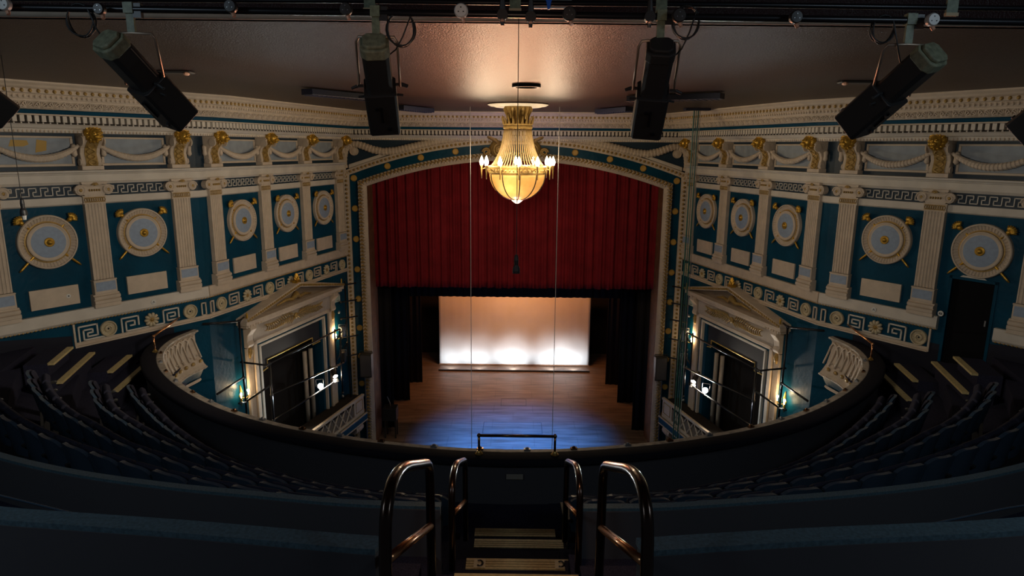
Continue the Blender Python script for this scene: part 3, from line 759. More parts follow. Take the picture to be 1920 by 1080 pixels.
# ------------------------------------------------------------------ stage: curtain, drapes, cyc, battens
mb = MB(); rows = []
NX = 420; zs = [5.92, 6.2, 7.0, 8.0, 9.0, 10.0, 10.9]
ph = [random.random() * 6 for _ in range(6)]
for zi, z in enumerate(zs):
    row = []
    for k in range(NX + 1):
        u = k / NX; x = -5.42 + 10.84 * u
        fan = (z - 5.9) / 5
        y = 24.25 + .06 * sin(x * 17 + 1.2 * sin(x * 1.7 + ph[0]) + fan * .8 * sin(x * 3)) + .03 * sin(x * 41 + ph[1] + fan) + .05 * sin(x * 5 + ph[2]) * (1 - .4 * fan)
        row.append((x, y, z + (.015 * sin(x * 17 + ph[3]) if zi == 0 else 0)))
    rows.append(row)
ob = mb.grid(rows).build('house_curtain', redv, smooth=True, solid=.02); tag(ob, 'deep red pleated velvet house curtain raised above the stage', 'curtain')
def drape(name, x0, x1, Y, z0, z1, label):
    mb = MB(); n_ = max(8, int(abs(x1 - x0) / .06)); rows = []
    for z in (z0, (z0 + z1) / 2, z1): rows.append([(x0 + (x1 - x0) * k / n_, Y + .04 * sin(k * 1.3) + .02 * sin(k * .5), z) for k in range(n_ + 1)])
    return tag(mb.grid(rows).build(name, blackm, smooth=True, solid=.02), label, 'drape', 'black stage masking drapes')
for sg, sd in ((-1, 'left'), (1, 'right')):
    drape('masking_leg', 4.75 * sg, 8.8 * sg, 24.95, 0.01, 9, 'tall black masking drape hanging nearest the audience at stage %s' % sd)
    drape('masking_leg', 4.60 * sg, 8.8 * sg, 27.9, 0.01, 9, 'tall black masking drape, middle of three at stage %s' % sd)
    drape('masking_leg', 4.37 * sg, 8.8 * sg, 30.2, 0.01, 9, 'tall black masking drape nearest the back cloth at stage %s' % sd)
drape('border_drape', -8.8, 8.8, 28.3, 4.66, 10, 'wide black border drape hanging over the back cloth')
mb = MB(); rows = []
for z in (0.06, 1.0, 2.5, 4.2):
    rows.append([(-3.85 + 7.70 * k / 60, 32.86 + .012 * sin(k * 1.9) * (z / 4) - .0, z) for k in range(61)])
ob = mb.grid(rows).build('back_cloth', clothm, smooth=True, solid=.01); tag(ob, 'plain pale back cloth lit warm with white pools along its foot', 'cloth')
MB().tube([(-3.87, 32.84, .05), (3.87, 32.84, .05)], .03, 8).build('bottom_pole', woodr, ob)
r = tag(MB().box(-3.8, 3.8, 31.90, 31.93, 0, .08).box(-3.8, 3.8, 31.90, 32.1, 0, .02).build('ground_row_batten', blackp), 'low black lighting trough at the foot of the back cloth', 'light')
# floor traps
for i, (x0, x1, y0, y1) in enumerate([(-.55, .55, 27.4, 28.2), (-1.2, 1.15, 24.5, 25.6)]):
    mb = MB(); mb.bars([(x0, 0), (x1, 0)], 0, 0, 0) if False else None
    for a, b_, c, d in ((x0, x1, y0, y0 + .02), (x0, x1, y1, y1 + .02), (x0, x0 + .02, y0, y1), (x1, x1 + .02, y0, y1)): mb.box(a, b_, c, d, 0, .003)
    struct(mb.build('trim_trap_%d' % (i + 1), blackp))
# prompt desk at stage left edge
p0 = atz(729, 832, 0); 
r = thing('prompt_desk', 'small black desk on legs at the left edge of the stage', 'desk', V((-4.72, 24.15, 0)))
MB().box(-.28, .25, -.25, .25, .72, 1.22).build('cabinet', blackp, r, bevel=.01)
for sx, sy in ((-1, -1), (1, -1), (-1, 1), (1, 1)): MB().box(sx * .2 - .025, sx * .2 + .025, sy * .18 - .025, sy * .18 + .025, 0, .72).build('leg', blackp, r)
MB().tube([(0, 0, 1.22), (-.03, 0, 1.4), (-.12, 0, 1.62)], .012, 6).build('gooseneck_lamp', steel, r)

# ------------------------------------------------------------------ opera boxes
for sd in ('left', 'right'):
    xd = xdir(sd, 'i'); M = WM(sd, 'i', 3.60, 0)
    r = thing('opera_box', 'pedimented opera box with lattice front on the %s wall' % sd, 'opera box', M, 'opera boxes beside the stage')
    # pediment
    mb = MB(); hw = 2.60
    mb.box(-hw, hw, -.34, 0, 6.23, 6.33).box(-hw + .06, hw - .06, -.28, 0, 6.15, 6.23)
    mb.prism([(-hw, 6.33), (-hw, 6.42), (0, 6.96), (hw, 6.42), (hw, 6.33), (0, 6.82)], 'y', -.36, 0)
    pass
    for k in range(44):
        x = -hw + .12 + k * (2 * hw - .24) / 43
        if abs(x) > hw - .75: mb.box(x - .025, x + .025, -.32, -.25, 6.16, 6.22)
    pd_ = mb.build('pediment', cream, r, bevel=.008)
    mb = MB()
    for sx in (-1, 1):
        for k in range(28):
            f = (k + .5) / 28; x = sx * hw * (1 - f); z = 6.345 + (6.85 - 6.345) * f + .035
            mb.box(x - .028, x + .028, -.385, -.35, z - .03, z + .035)
    mb.build('gilt_dentils', goldd, pd_)
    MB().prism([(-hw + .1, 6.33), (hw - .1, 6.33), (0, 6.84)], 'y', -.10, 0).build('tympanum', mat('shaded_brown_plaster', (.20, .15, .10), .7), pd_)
    mb = MB(); mb.tube([(-.9, -.12, 6.42), (-.5, -.16, 6.50), (-.2, -.16, 6.46), (0, -.18, 6.58), (.2, -.16, 6.46), (.5, -.16, 6.50), (.9, -.12, 6.42)], [.02, .05, .06, .11, .06, .05, .02], 8)
    mb.build('gilt_tympanum_scroll', goldd, pd_, smooth=True)
    mb = MB(); 
    for k in range(7):
        a = pi * (k - 3) / 9; mb.tube([(0, -.22, 6.98), (.10 * sin(a), -.24, 6.98 + .16 * cos(a)), (.13 * sin(a), -.22, 6.98 + .26 * cos(a))], [.03, .045, .012], 6)
    mb.box(-.10, .10, -.3, -.14, 6.93, 7.02); mb.build('gilt_finial', gold, pd_, smooth=False)
    mb = MB()
    for sx in (-1, 1): 
        for k in range(3): mb.tube([(sx * 2.52, -.3, 6.45), (sx * (2.52 + .03 * (k - 1)), -.3, 6.60 - .03 * abs(k - 1))], [.03, .01], 6)
    mb.build('corner_finials', gold, pd_)
    # frieze + laurel
    MB().box(-2.05, 2.05, -.10, 0, 5.64, 6.16).build('frieze_field', mat('warm_grey_plaster', (.42, .36, .29), .65, noise=.15), r)
    mb = MB()
    for sx in (-1, 1):
        for k in range(14):
            x = sx * (.10 + k * .10); z = 5.90 + .03 * sin(k * .5)
            for up in (-1, 1): mb.tube([(x, -.12, z), (x + sx * .08, -.15, z + up * .09), (x + sx * .17, -.13, z + up * (.19 - .008 * k))], [.012, .022, .006], 5)
        mb.tube([(0, -.12, 5.90), (sx * 1.45, -.12, 5.92)], .014, 5)
    mb.ell((0, -.14, 5.90), (.10, .06, .10), 10, 6); mb.tube([(-.18, -.14, 5.8), (0, -.16, 5.9), (.18, -.14, 5.8)], .02, 5)
    mb.build('gilt_laurel', goldd, r, smooth=True)
    # consoles
    for sx in (-1, 1):
        mb = MB(); pr = [(0, 6.15), (-.26, 6.15), (-.28, 6.05), (-.22, 5.98), (-.14, 5.88), (-.12, 5.70), (-.16, 5.60), (-.12, 5.52), (0, 5.52)]
        mb.prism(pr, 'x', sx * 2.22 - .13, sx * 2.22 + .13); c = mb.build('console', cream, r, bevel=.02)
        mb = MB(); mb.tube([(sx * 2.22, -.06, 5.52), (sx * 2.22, -.09, 5.40), (sx * 2.22, -.07, 5.25), (sx * 2.22, -.04, 5.15)], [.05, .08, .06, .02], 8); mb.build('gilt_drop', goldd, c, smooth=True)
    # frame
    mb = MB(); zo = 5.64
    mb.box(-2.06, -1.92, -.12, 0, 1.9, zo).box(1.92, 2.06, -.12, 0, 1.9, zo).box(-2.06, 2.06, -.12, 0, zo - .11, zo).box(-2.34, -2.10, -.08, 0, 1.9, 5.5).box(2.10, 2.34, -.08, 0, 1.9, 5.5)
    mb.build('outer_frame', cream, r, bevel=.01)
    mb = MB(); mb.box(-1.92, -1.80, -.05, 0, 1.9, zo - .11).box(1.80, 1.92, -.05, 0, 1.9, zo - .11).box(-1.8, 1.8, -.05, 0, 5.44, zo - .11)
    mb.build('blue_frame', blue, r)
    mb = MB(); mb.box(-1.80, -1.72, -.09, 0, 1.9, 5.44).box(1.66, 1.72, -.09, 0, 1.9, 5.44).box(-1.80, 1.72, -.09, 0, 5.40, 5.46)
    mb.build('inner_frame', creamw, r)
    # drapes with gold edge
    q = [(-1.72, 4.02), (-1.30, 4.30), (-1.30, 4.50), (0.9, 4.50), (1.25, 4.50), (1.25, 4.25), (1.66, 4.25)] if False else [(-1.72, 4.55), (-1.32, 4.62), (-1.32, 4.86), (1.10, 4.86), (1.10, 4.62), (1.66, 4.62)]
    mb = MB(); mb.prism([(-1.75, 5.42)] + q + [(1.7, 5.42)], 'y', .05, .09); pl = mb.build('pelmet', mat('black_velvet', (.02, .02, .024), .9), r)
    MB().tube([(x, .04, z) for x, z in q], .018, 6).build('gold_braid', mat('gold_braid', (.6, .4, .1), .5, metal=.3), pl, label='gold braid edging')
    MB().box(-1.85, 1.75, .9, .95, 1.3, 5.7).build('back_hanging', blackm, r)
    # columns inside seen at the stage end
    mb = MB()
    for k in (1.35, 1.0): mb.tube([(k * xd, .30, 1.9), (k * xd, .30, 4.4)], .07, 12)
    mb.build('inner_columns', cream, r, smooth=True)
    # lattice front
    a0, a1 = -1.9, 3.15
    def bx(mb, s0, s1, y0, y1, z0, z1): mb.box(min(s0 * xd, s1 * xd), max(s0 * xd, s1 * xd), y0, y1, z0, z1)
    mb = MB(); bx(mb, a0, a1, -.66, -.56, 2.15, 2.24); bx(mb, a0, a1, -.64, -.58, 1.50, 1.60); bx(mb, 2.45, a1, -.63, -.58, 1.6, 2.15)
    fr_ = mb.build('box_front', cream, r, bevel=.01)
    mb = MB()
    for k in range(9):
        s0 = a0 + .1 + k * .46
        if s0 + .46 > 2.48: break
        for (p, q2) in (((s0, 1.60), (s0 + .44, 2.15)), ((s0, 2.15), (s0 + .44, 1.60))):
            mb.tube([(p[0] * xd, -.61, p[1]), (q2[0] * xd, -.61, q2[1])], .028, 4)
    mb.build('lattice', cream, fr_)
    mb = MB(); bx(mb, 2.55, 3.05, -.645, -.63, 1.68, 1.70); bx(mb, 2.55, 3.05, -.645, -.63, 2.07, 2.09); bx(mb, 2.55, 2.57, -.645, -.63, 1.68, 2.09); bx(mb, 3.03, 3.05, -.645, -.63, 1.68, 2.09); mb.build('front_panel_mould', goldd, fr_)
    mb = MB(); bx(mb, a0, 2.45, -.595, -.585, 1.6, 2.15); mb.build('lattice_backing', mat('brown_grille', (.13, .10, .07), .8), fr_)
    mb = MB(); bx(mb, a0, a1 + .06, -.72, 0, 1.27, 1.50); mb.build('blue_band', blue, r, bevel=.01)
    mb = MB(); bx(mb, a0, a1 + .06, -.74, -.68, 1.24, 1.27); bx(mb, a0, a1 + .06, -.74, -.68, 1.49, 1.52); mb.build('band_mould', cream, r)
    mb = MB(); bx(mb, a0, a1, -.62, 0, 2.05, 2.16); mb.build('ledge', blackm, r)
    mb = MB()
    for s0 in (2.7, 0.9): 
        mb.tube([(s0 * xd, -.60, 1.10), (s0 * xd, -.60, 1.10 + .001)], .01, 4)
        mb.tube([((s0 - .25) * xd, -.55, 1.08), ((s0 + .25) * xd, -.55, 1.08)], .15, 14); mb.tube([((s0 - .12) * xd, -.55, 1.08), ((s0 + .12) * xd, -.55, 1.08)], .165, 14)
    mb.build('scroll_support', mat('pinkish_plaster', (.50, .38, .30), .6), r, smooth=False)
    # card on the wall near the box
    ob = MB().box(-.17, .17, -.02, 0, -.11, .11).build('notice_card', pale_card); ob.matrix_world = WM(sd, 'i', 6.30, 5.83)
    MB().box(-.06, .10, -.024, -.02, -.07, -.055).build('notice_line', blackp, ob)
    tag(ob, 'small pale green notice card on the %s wall by the box console' % sd, 'sign')
    # sconces
    for q, (s, z, nm) in enumerate(((.93, 4.25, 'gallery'), (5.98, 4.55, 'stage'))):
        rs = thing('wall_sconce', 'gilt twin-candle wall sconce on the %s wall, %s side of the opera box' % (sd, nm), 'wall light', WM(sd, 'i', s, z), 'sconces beside the opera boxes')
        mb = MB(); mb.lathe([(.05, 0), (.05, -.03), (.02, -.05)], 12, axis='y'); mb.tube([(0, -.03, -.30), (0, -.04, -.1), (0, -.05, .12), (0, -.03, .30)], [.012, .03, .035, .012], 8)
        mb.build('back_plate', gold, rs, smooth=True)
        for sx in (-1, 1):
            a_ = MB().tube([(0, -.05, -.05), (sx * .08, -.12, -.10), (sx * .15, -.16, -.05), (sx * .15, -.16, .0)], .012, 6).build('arm', gold, rs, smooth=True)
            MB().tube([(sx * .15, -.16, 0), (sx * .15, -.16, .07)], .014, 8).ell((sx * .15, -.16, .11), (.028, .028, .045), 8, 8).build('bulb', sconce_l, a_, smooth=True)
        L = bpy.data.lights.new('sconce_light', 'POINT'); L.energy = 14; L.color = (1, .68, .36); L.shadow_soft_size = .03
        lo = bpy.data.objects.new('sconce_light', L); COL.objects.link(lo); lo.location = (WM(sd, 'i', s, z) @ V((0, -.19, .25)))

# ------------------------------------------------------------------ lighting scaffolds at the boxes
def pipes(name, label, cat, segs, r_=.028, m_=pipe_m, joints=True):
    r = thing(name, label, cat, V((0, 0, 0)))
    for a, b_ in segs:
        MB().tube([a, b_], r_, 10).build('pipe', m_, r, smooth=True)
    if joints:
        mb = MB()
        for a, b_ in segs: mb.ell(a, (.05, .05, .05), 8, 6)
        mb.build('pipe_clamps', blackp, r)
    return r
def lantern(label, p, d, size, lens, energy, col, spot=True):
    z = -d.normalized(); M = z.to_track_quat('Z', 'Y').to_matrix().to_4x4(); M.translation = p
    r = thing('stage_lantern', label, 'stage light', M)
    MB().lathe([(size * .7, .45 * 1), (size * .9, .40), (size, .05), (size * 1.05, 0.0), (size * .9, 0.0), (size * .9, .03)], 20).build('lamp_body', blackp, r)
    MB().lathe([(size * .88, .02), (size * .5, .0), (.002, -.01)], 20).build('lens', lens, r, smooth=True)
    MB().tube([(-size * 1.15, 0, .2), (-size * 1.15, .22, .2), (size * 1.15, .22, .2), (size * 1.15, 0, .2)], .012, 6).build('yoke', steel, r)
    MB().box(-size, size, -size * 1.15, -size * 1.05, -.16, .0).build('barn_door', blackp, r)
    return r
for sd in ('left', 'right'):
    sg = -1 if sd == 'left' else 1; xd = xdir(sd, 'i')
    def W3(s, z, off): return WM(sd, 'i', s, z, off).translation.copy()
    segs = [(W3(1.10, 2.6, .9), W3(1.10, 5.25, .9)), (W3(4.85, 3.0, .9), W3(4.85, 5.2, .9)), (W3(1.1, 5.2, .9), W3(4.85, 5.2, .9)), (W3(1.1, 4.3, .9), W3(5.0, 4.0, .9)), (W3(1.1, 3.55, .9), W3(4.3, 3.55, .9)),
            (W3(1.0, 5.19, .9), W3(1.0, 5.2, .05)), (W3(.2, 3.3, .9), W3(1.1, 3.35, .9))]
    pipes('lighting_scaffold', 'black tubular scaffold standing before the %s opera box' % sd, 'scaffold', segs)
    segs = [(W3(.58, 3.6, .45), W3(.56, 6.52, .45)), (W3(.58, 4.95, .45), W3(-1.0, 5.1, .9)), (W3(.58, 4.25, .45), W3(1.1, 4.6, .9)), (W3(.56, 6.50, .45), W3(-.3, 6.62, .05)), (W3(.58, 4.25, .45), W3(.0, 4.45, .7)), (W3(.56, 6.50, .45), W3(.95, 6.50, .3))]
    pipes('lighting_boom', 'black upright lighting pole with side arms at the %s wall fold' % sd, 'scaffold', segs)
    segs = [(V((sg * 5.86, 22.7, 1.0)), V((sg * 5.90, 22.7, 6.45)))]
    for k, z in enumerate((6.3, 5.7, 5.1, 4.4, 3.7)): segs.append((V((sg * 6.05, 22.6, z)), V((sg * 5.55, 22.9, z + .03))))
    segs += [(V((sg * 5.9, 22.7, 4.9)), V((sg * 6.0, 21.6, 4.6))), (V((sg * 5.9, 22.7, 4.2)), V((sg * 6.0, 21.6, 3.9))), (V((sg * 6.02, 21.6, 3.2)), V((sg * 6.02, 21.6, 5.0)))]
    bo = pipes('lighting_boom', 'black ladder-like lighting boom beside the %s upright of the stage arch' % sd, 'scaffold', segs, .025)
    mb = MB()
    for k in range(7): mb.ell((sg * 6.08, 22.45, 6.0 - k * .62), (.055, .055, .055), 10, 8)
    mb.build('silver_knobs', steel, bo, smooth=True)
    for k, (yy, zz, dx) in enumerate(((22.3, 4.55, .0), (22.1, 3.7, .05))):
        q = thing('stage_lantern', 'small unlit black and silver lantern on the %s boom, %s' % (sd, ('upper', 'lower')[k]), 'stage light', V((sg * (5.95 - dx), yy, zz)))
        MB().lathe([(.09, 0), (.11, .1), (.10, .34), (.06, .38)], 16).build('lamp_body', steel if k == 0 else blackp, q)
        MB().tube([(-.12, 0, .2), (-.12, 0, .42), (.12, 0, .42), (.12, 0, .2)], .01, 6).build('yoke', steel, q)
    # speaker
    q = thing('loudspeaker', 'black loudspeaker hung beside the %s upright of the stage arch' % sd, 'speaker', V((sg * 5.33, 23.05, 3.28)))
    MB().box(-.21, .21, -.16, .16, -.45, .42).build('cabinet', blackp, q, bevel=.015)
    MB().box(-.18, .18, -.175, -.16, -.40, .38).build('grille', panelm, q)
    MB().tube([(-.23, 0, .42), (-.23, 0, .50), (.23, 0, .50), (.23, 0, .42)], .015, 6).build('hanging_bracket', pipe_m, q)
    MB().tube([(sg * .10, .1, -.45), (sg * .10, .1, -3.2)], .018, 6).build('conduit', steel, q, label='thin pale conduit')
    # two bright lanterns
    lamps = ((at(601, 724, 20.4) if sd == 'left' else at(1322, 732, 20.4), 'bright cold-white', hotlamp, .10), (at(629, 706, 21.0) if sd == 'left' else at(1300, 716, 21.0), 'bright warm-white', hotlamp2, .09))
    for k, (p, nm, ls, sz) in enumerate(lamps):
        d = (CAMP + V((0, 6, -2)) - p)
        if k: d = V((-sg * 3, -4, -3))
        lantern('%s lit lantern on the frame before the %s opera box' % (nm, sd), p, d, sz, ls, 60, (1, 1, 1))
        L = bpy.data.lights.new('lantern_light', 'SPOT'); L.energy = (420, 220)[k]; L.color = ((.72, .9, 1.0), (1, .85, .65))[k]; L.spot_size = radians(150); L.spot_blend = .6; L.shadow_soft_size = .06
        lo = bpy.data.objects.new('lantern_light', L); COL.objects.link(lo); dn = (p + d.normalized() * .06)
        zz = (-V((-sg * .9, -1.2, -.35))).normalized() if k == 0 else (-V((-sg * .2, -1.0, .1))).normalized()
        Mx = zz.to_track_quat('Z', 'Y').to_matrix().to_4x4(); Mx.translation = dn; lo.matrix_world = Mx

# ------------------------------------------------------------------ chandelier
CH = V((0.085, 18.0, 0))
ch = thing('chandelier', 'large gilt chandelier with lit candle bulbs and amber glass bowl', 'chandelier', Matrix.Translation(CH))
mb = MB(); nC = 10
mb.lathe([(.26, 11.62), (.24, 11.7), (.22, 11.95), (.26, 12.02), (.30, 12.06), (.29, 12.10), (.10, 12.12)], 40, fn=lambda i, k: 1 + .13 * cos(k * 2 * pi / 5) * (i > 1))
for k in range(8):
    a = 2 * pi * k / 8; mb.tube([(.24 * cos(a), .24 * sin(a), 11.65), (.27 * cos(a), .27 * sin(a), 11.85), (.33 * cos(a), .33 * sin(a), 12.03), (.31 * cos(a), .31 * sin(a), 12.10)], [.03, .04, .06, .03], 8)
mb.build('canopy', goldd, ch, smooth=True)
mb = MB(); mb.lathe([(.36, 11.52), (.385, 11.53), (.39, 11.58), (.375, 11.60), (.385, 11.64), (.37, 11.655), (.34, 11.655), (.34, 11.52)], 40)
for k in range(20):
    a = 2 * pi * k / 20; mb.tube([(.37 * cos(a), .37 * sin(a), 11.64), (.39 * cos(a), .39 * sin(a), 11.72), (.43 * cos(a), .43 * sin(a), 11.83 + .04 * (k % 2))], [.035, .028, .006], 6)
mb.build('coronet', goldd, ch, smooth=False)
mb = MB()
for k in range(54):
    a = 2 * pi * k / 54; pts = []
    for j in range(9):
        u = j / 8; rr = .355 + (.70 - .355) * (.35 * u + .65 * u ** 3.0); pts.append((rr * cos(a), rr * sin(a), 11.53 - u * .97))
    mb.tube(pts, .0115, 5)
mb.build('bead_strands', strandm, ch, smooth=True)
mb = MB(); mb.lathe([(.70, 10.35), (.755, 10.35), (.775, 10.40), (.76, 10.47), (.78, 10.54), (.76, 10.57), (.70, 10.57)], 64)
for k in range(48):
    a = 2 * pi * k / 48; mb.ell((.77 * cos(a), .77 * sin(a), 10.455), (.025, .025, .035), 6, 4)
mb.build('ring_band', goldd, ch, smooth=False)
bowl = [(.745 * cos(t_), 10.36 - .70 * sin(t_)) for t_ in [i * (pi / 2) / 14 for i in range(15)]]
MB().lathe([(max(r_, .02), z) for r_, z in bowl], 64).build('glass_bowl', bowlm, ch, smooth=True)
for k in range(10):
    a = 2 * pi * (k + .15) / 10 + pi / 2
    MB().tube([((r_ + .008) * cos(a), (r_ + .008) * sin(a), z) for r_, z in bowl[:-1]], .016, 6).build('bowl_rib', mat('dark_bronze_rib', (.05, .035, .02), .5, metal=.5), ch, smooth=True)
MB().lathe([(.15, 9.70), (.16, 9.67), (.13, 9.63), (.06, 9.58), (.01, 9.56)], 24).build('bottom_finial', mat('pearly_glass', (.9, .85, .7), .3, emit=(1, .85, .6), estr=1.6), ch, smooth=True)
for k in range(12):
    a = 2 * pi * k / 12 - pi / 2 + .045; c, s = cos(a), sin(a); R_ = .95
    hd = MB().tube([(.76 * c, .76 * s, 10.45), (.86 * c, .86 * s, 10.50), (R_ * c, R_ * s, 10.47)], .014, 6).tube([(R_ * c, R_ * s, 10.23), (R_ * c, R_ * s, 10.4), (R_ * c, R_ * s, 10.52), (R_ * c, R_ * s, 10.58)], [.012, .02, .028, .045], 8).build('candle_holder', goldd, ch, smooth=True)
    MB().lathe([(.035, 10.58), (.055, 10.64), (.055, 10.68), (.03, 10.76), (.004, 10.82)], 12, c=(R_ * c, R_ * s, 0)).build('candle_bulb', flame_m, hd, smooth=True)
ob = MB().lathe([(.78, 0), (.80, -.03), (.74, -.06), (.70, -.05), (.60, -.09), (.40, -.06), (.05, -.05)], 64, c=(CH.x, 18.05, ZC)).build('ceiling_rose', creamw, smooth=False)
tag(ob, 'pale round plaster rose on the ceiling above the chandelier', 'ornament')
def light(name, typ, loc, energy, col, size=.1, target=None, spot=None, blend=.5, sy=None):
    L = bpy.data.lights.new(name, typ); L.energy = energy; L.color = col
    if typ == 'AREA':
        L.size = size
        if sy: L.shape = 'RECTANGLE'; L.size_y = sy
    else: L.shadow_soft_size = size
    if typ == 'SPOT': L.spot_size = radians(spot); L.spot_blend = blend
    lo = bpy.data.objects.new(name, L); COL.objects.link(lo); lo.location = loc
    if target is not None: lo.rotation_euler = (V(loc) - V(target)).to_track_quat('Z', 'Y').to_euler()
    return lo
light('bowl_light', 'POINT', (CH.x - .14, 17.62, 10.12), 9, (1, .88, .66), .07)
light('bowl_light_2', 'POINT', (CH.x + .2, 18.2, 10.15), 9, (1, .8, .5), .06)
light('strand_light', 'POINT', (CH.x, 18.0, 10.9), 7, (1, .78, .48), .12)
for k in range(6):
    a = 2 * pi * k / 6 + .3; light('candle_light', 'POINT', (CH.x + 1.08 * cos(a), 18 + 1.08 * sin(a), 10.74), 44, (1, .78, .52), .06)

# ring in ceiling
p = atz(987, 158, ZC)
r = thing('ceiling_ring_light', 'flat dark ring fitting on the ceiling before the chandelier', 'ceiling fitting', Matrix.Translation((p.x, p.y, ZC)))
MB().lathe([(.26, 0), (.26, -.05), (.25, -.06), (.20, -.06), (.20, 0)], 40).build('dark_ring', blackp, r)
MB().lathe([(.20, 0), (.20, -.02), (.01, -.02)], 40).build('inner_disc', ringlight, r)

# dark louvred boxes on the ceiling
def ceil_track(px0, px1, label):
    a = atz(*px0, ZC - .06); b_ = atz(*px1, ZC - .06); d = (b_ - a); L = d.length; ang = atan2(d.y, d.x)
    M = Matrix.Translation((a + b_) / 2) @ Matrix.Rotation(ang, 4, 'Z')
    r = thing('ceiling_vent', label, 'vent', M, 'dark fittings along the ceiling')
    MB().box(-L / 2, L / 2, -.16, .16, -.08, .04).build('vent_box', mat('dark_navy_metal', (.012, .014, .03), .5), r, bevel=.01)
    mb = MB()
    for k in range(int(L / .12)):
        x = -L / 2 + .06 + k * .12; mb.box(x, x + .03, -.13, .13, -.095, -.08)
    mb.build('vent_slats', mat('navy_slat', (.05, .055, .10), .5), r)
for a_, b_, lb in (((575, 170), (700, 182), 'long dark ceiling fitting between the left spotlights'), ((748, 200), (806, 206), 'shorter dark fitting on the ceiling left of the chandelier'),
                ((1180, 184), (1355, 178), 'long dark ceiling fitting between the right spotlights'), ((1124, 208), (1182, 203), 'shorter dark fitting on the ceiling right of the chandelier')):
    ceil_track(a_, b_, lb)
# small bright spot pegs on the ceiling near the outer spotlights
for px, lb in (((325, 133), 'small dark ceiling peg light right of the leftmost full spotlight'), ((1608, 152), 'small dark ceiling peg light left of the rightmost full spotlight')):
    p = atz(*px, ZC); r = thing('ceiling_downlight', lb, 'ceiling light', Matrix.Translation(p))
    MB().box(-.30, .30, -.10, .10, -.04, 0).build('housing', blackp, r, bevel=.02); MB().ell((.24 if px[0] < 960 else -.24, -.08, -.05), (.05, .05, .03), 8, 6).build('lens', pinkp, r)

# thin wires either side of the chandelier
for px0, px1, sd in (((881.5, 200), (883, 845), 'left'), ((1049.5, 200), (1039.5, 845), 'right')):
    a = atz(*px0, ZC); top = a; x = a.x; ob = MB().tube([(x, a.y, ZC), (x, a.y, -1.0)], .010, 5).build('hanging_wire', wire_m)
    tag(ob, 'thin vertical wire hanging %s of the chandelier down past the stage' % sd, 'wire')
# green cables on the right
a = at(1308, 205, 19.4)
for k, dx in enumerate((-.10, -.02, .06, .13)):
    ob = MB().tube([(a.x + dx * .9, a.y + .05 * k, ZC - .05), (a.x + dx, a.y + .05 * k, 6), (a.x + dx - .02, a.y + .05 * k, -1)], (.022, .012, .022, .01)[k], 6).build('hanging_cable', greenc if k % 2 == 0 else wire_m if k == 3 else greenc)
    tag(ob, '%s of four upright cables hanging from the ceiling before the right opera box' % ('leftmost', 'second from left', 'third from left', 'rightmost')[k], 'cable', 'cables before the right opera box')
ob = MB().box(-.35, .35, -.15, .15, -.06, 0).build('cable_bracket', mat('dark_navy_metal', (.012, .014, .03), .5)); ob.location = (a.x, a.y + .05, ZC)
tag(ob, 'dark ceiling bracket carrying the green cables', 'bracket')

# hanging microphones
def hang_mic(p, top, label, sc=1.0):
    r = thing('hanging_microphone', label, 'microphone', Matrix.Translation(p))
    MB().tube([(0, 0, .10 * sc), (0, 0, top - p.z)], .0045 * sc, 5).build('cable', cable_m, r)
    MB().lathe([(a_ * sc, b_ * sc) for a_, b_ in [(.010, .13), (.022, .11), (.028, .06), (.024, .0), (.040, -.03), (.045, -.07), (.044, -.10), (.01, -.105)]], 14).build('microphone_body', blackp, r, smooth=False)
hang_mic(at(968, 497, 5.7), 12.12, 'small black microphone hanging on a cable before the red curtain', .72)
m2 = at(43, 390, 9.0); hang_mic(m2, ZC, 'small dark microphone hanging on a cable near the left wall')
MB().tube([(0, 0, -.10), (0, 0, -.16)], [.03, .022], 8).build('pale_tip', white, [o_ for o_ in bpy.data.objects if o_.name.startswith('hanging_microphone')][-1])

# ------------------------------------------------------------------ lighting bars and profile spotlights
def bar_pt(x, Y=5.2, dy=0): 
    y = 12 + (45 - 12) * x / 1920; return at(x, y + dy, Y)
bpts = [at(x, y, 5.2) for x, y in ((-300, 10), (0, 14), (640, 23), (960, 27), (1290, 32), (1920, 42), (2220, 47))]
ob = MB().tube(bpts, .026, 12).build('lighting_bar', pipe_m, smooth=True); tag(ob, 'long black lighting bar carrying the spotlights across the top', 'pipe')
b2 = [at(x, y, 5.75) for x, y in ((-300, -4), (640, 1), (960, 5), (1290, 8), (1920, 16), (2220, 20))]
ob = MB().tube(b2, .022, 10).build('upper_bar', pipe_m, smooth=True); tag(ob, 'thin upper black bar running above the spotlight bar', 'pipe')
def bary(x):
    for (x0, y0), (x1, y1) in zip(((-300, 10), (0, 14), (640, 23), (960, 27), (1290, 32), (1920, 42)), ((0, 14), (640, 23), (960, 27), (1290, 32), (1920, 42), (2220, 47))):
        if x0 <= x <= x1: return y0 + (y1 - y0) * (x - x0) / (x1 - x0)
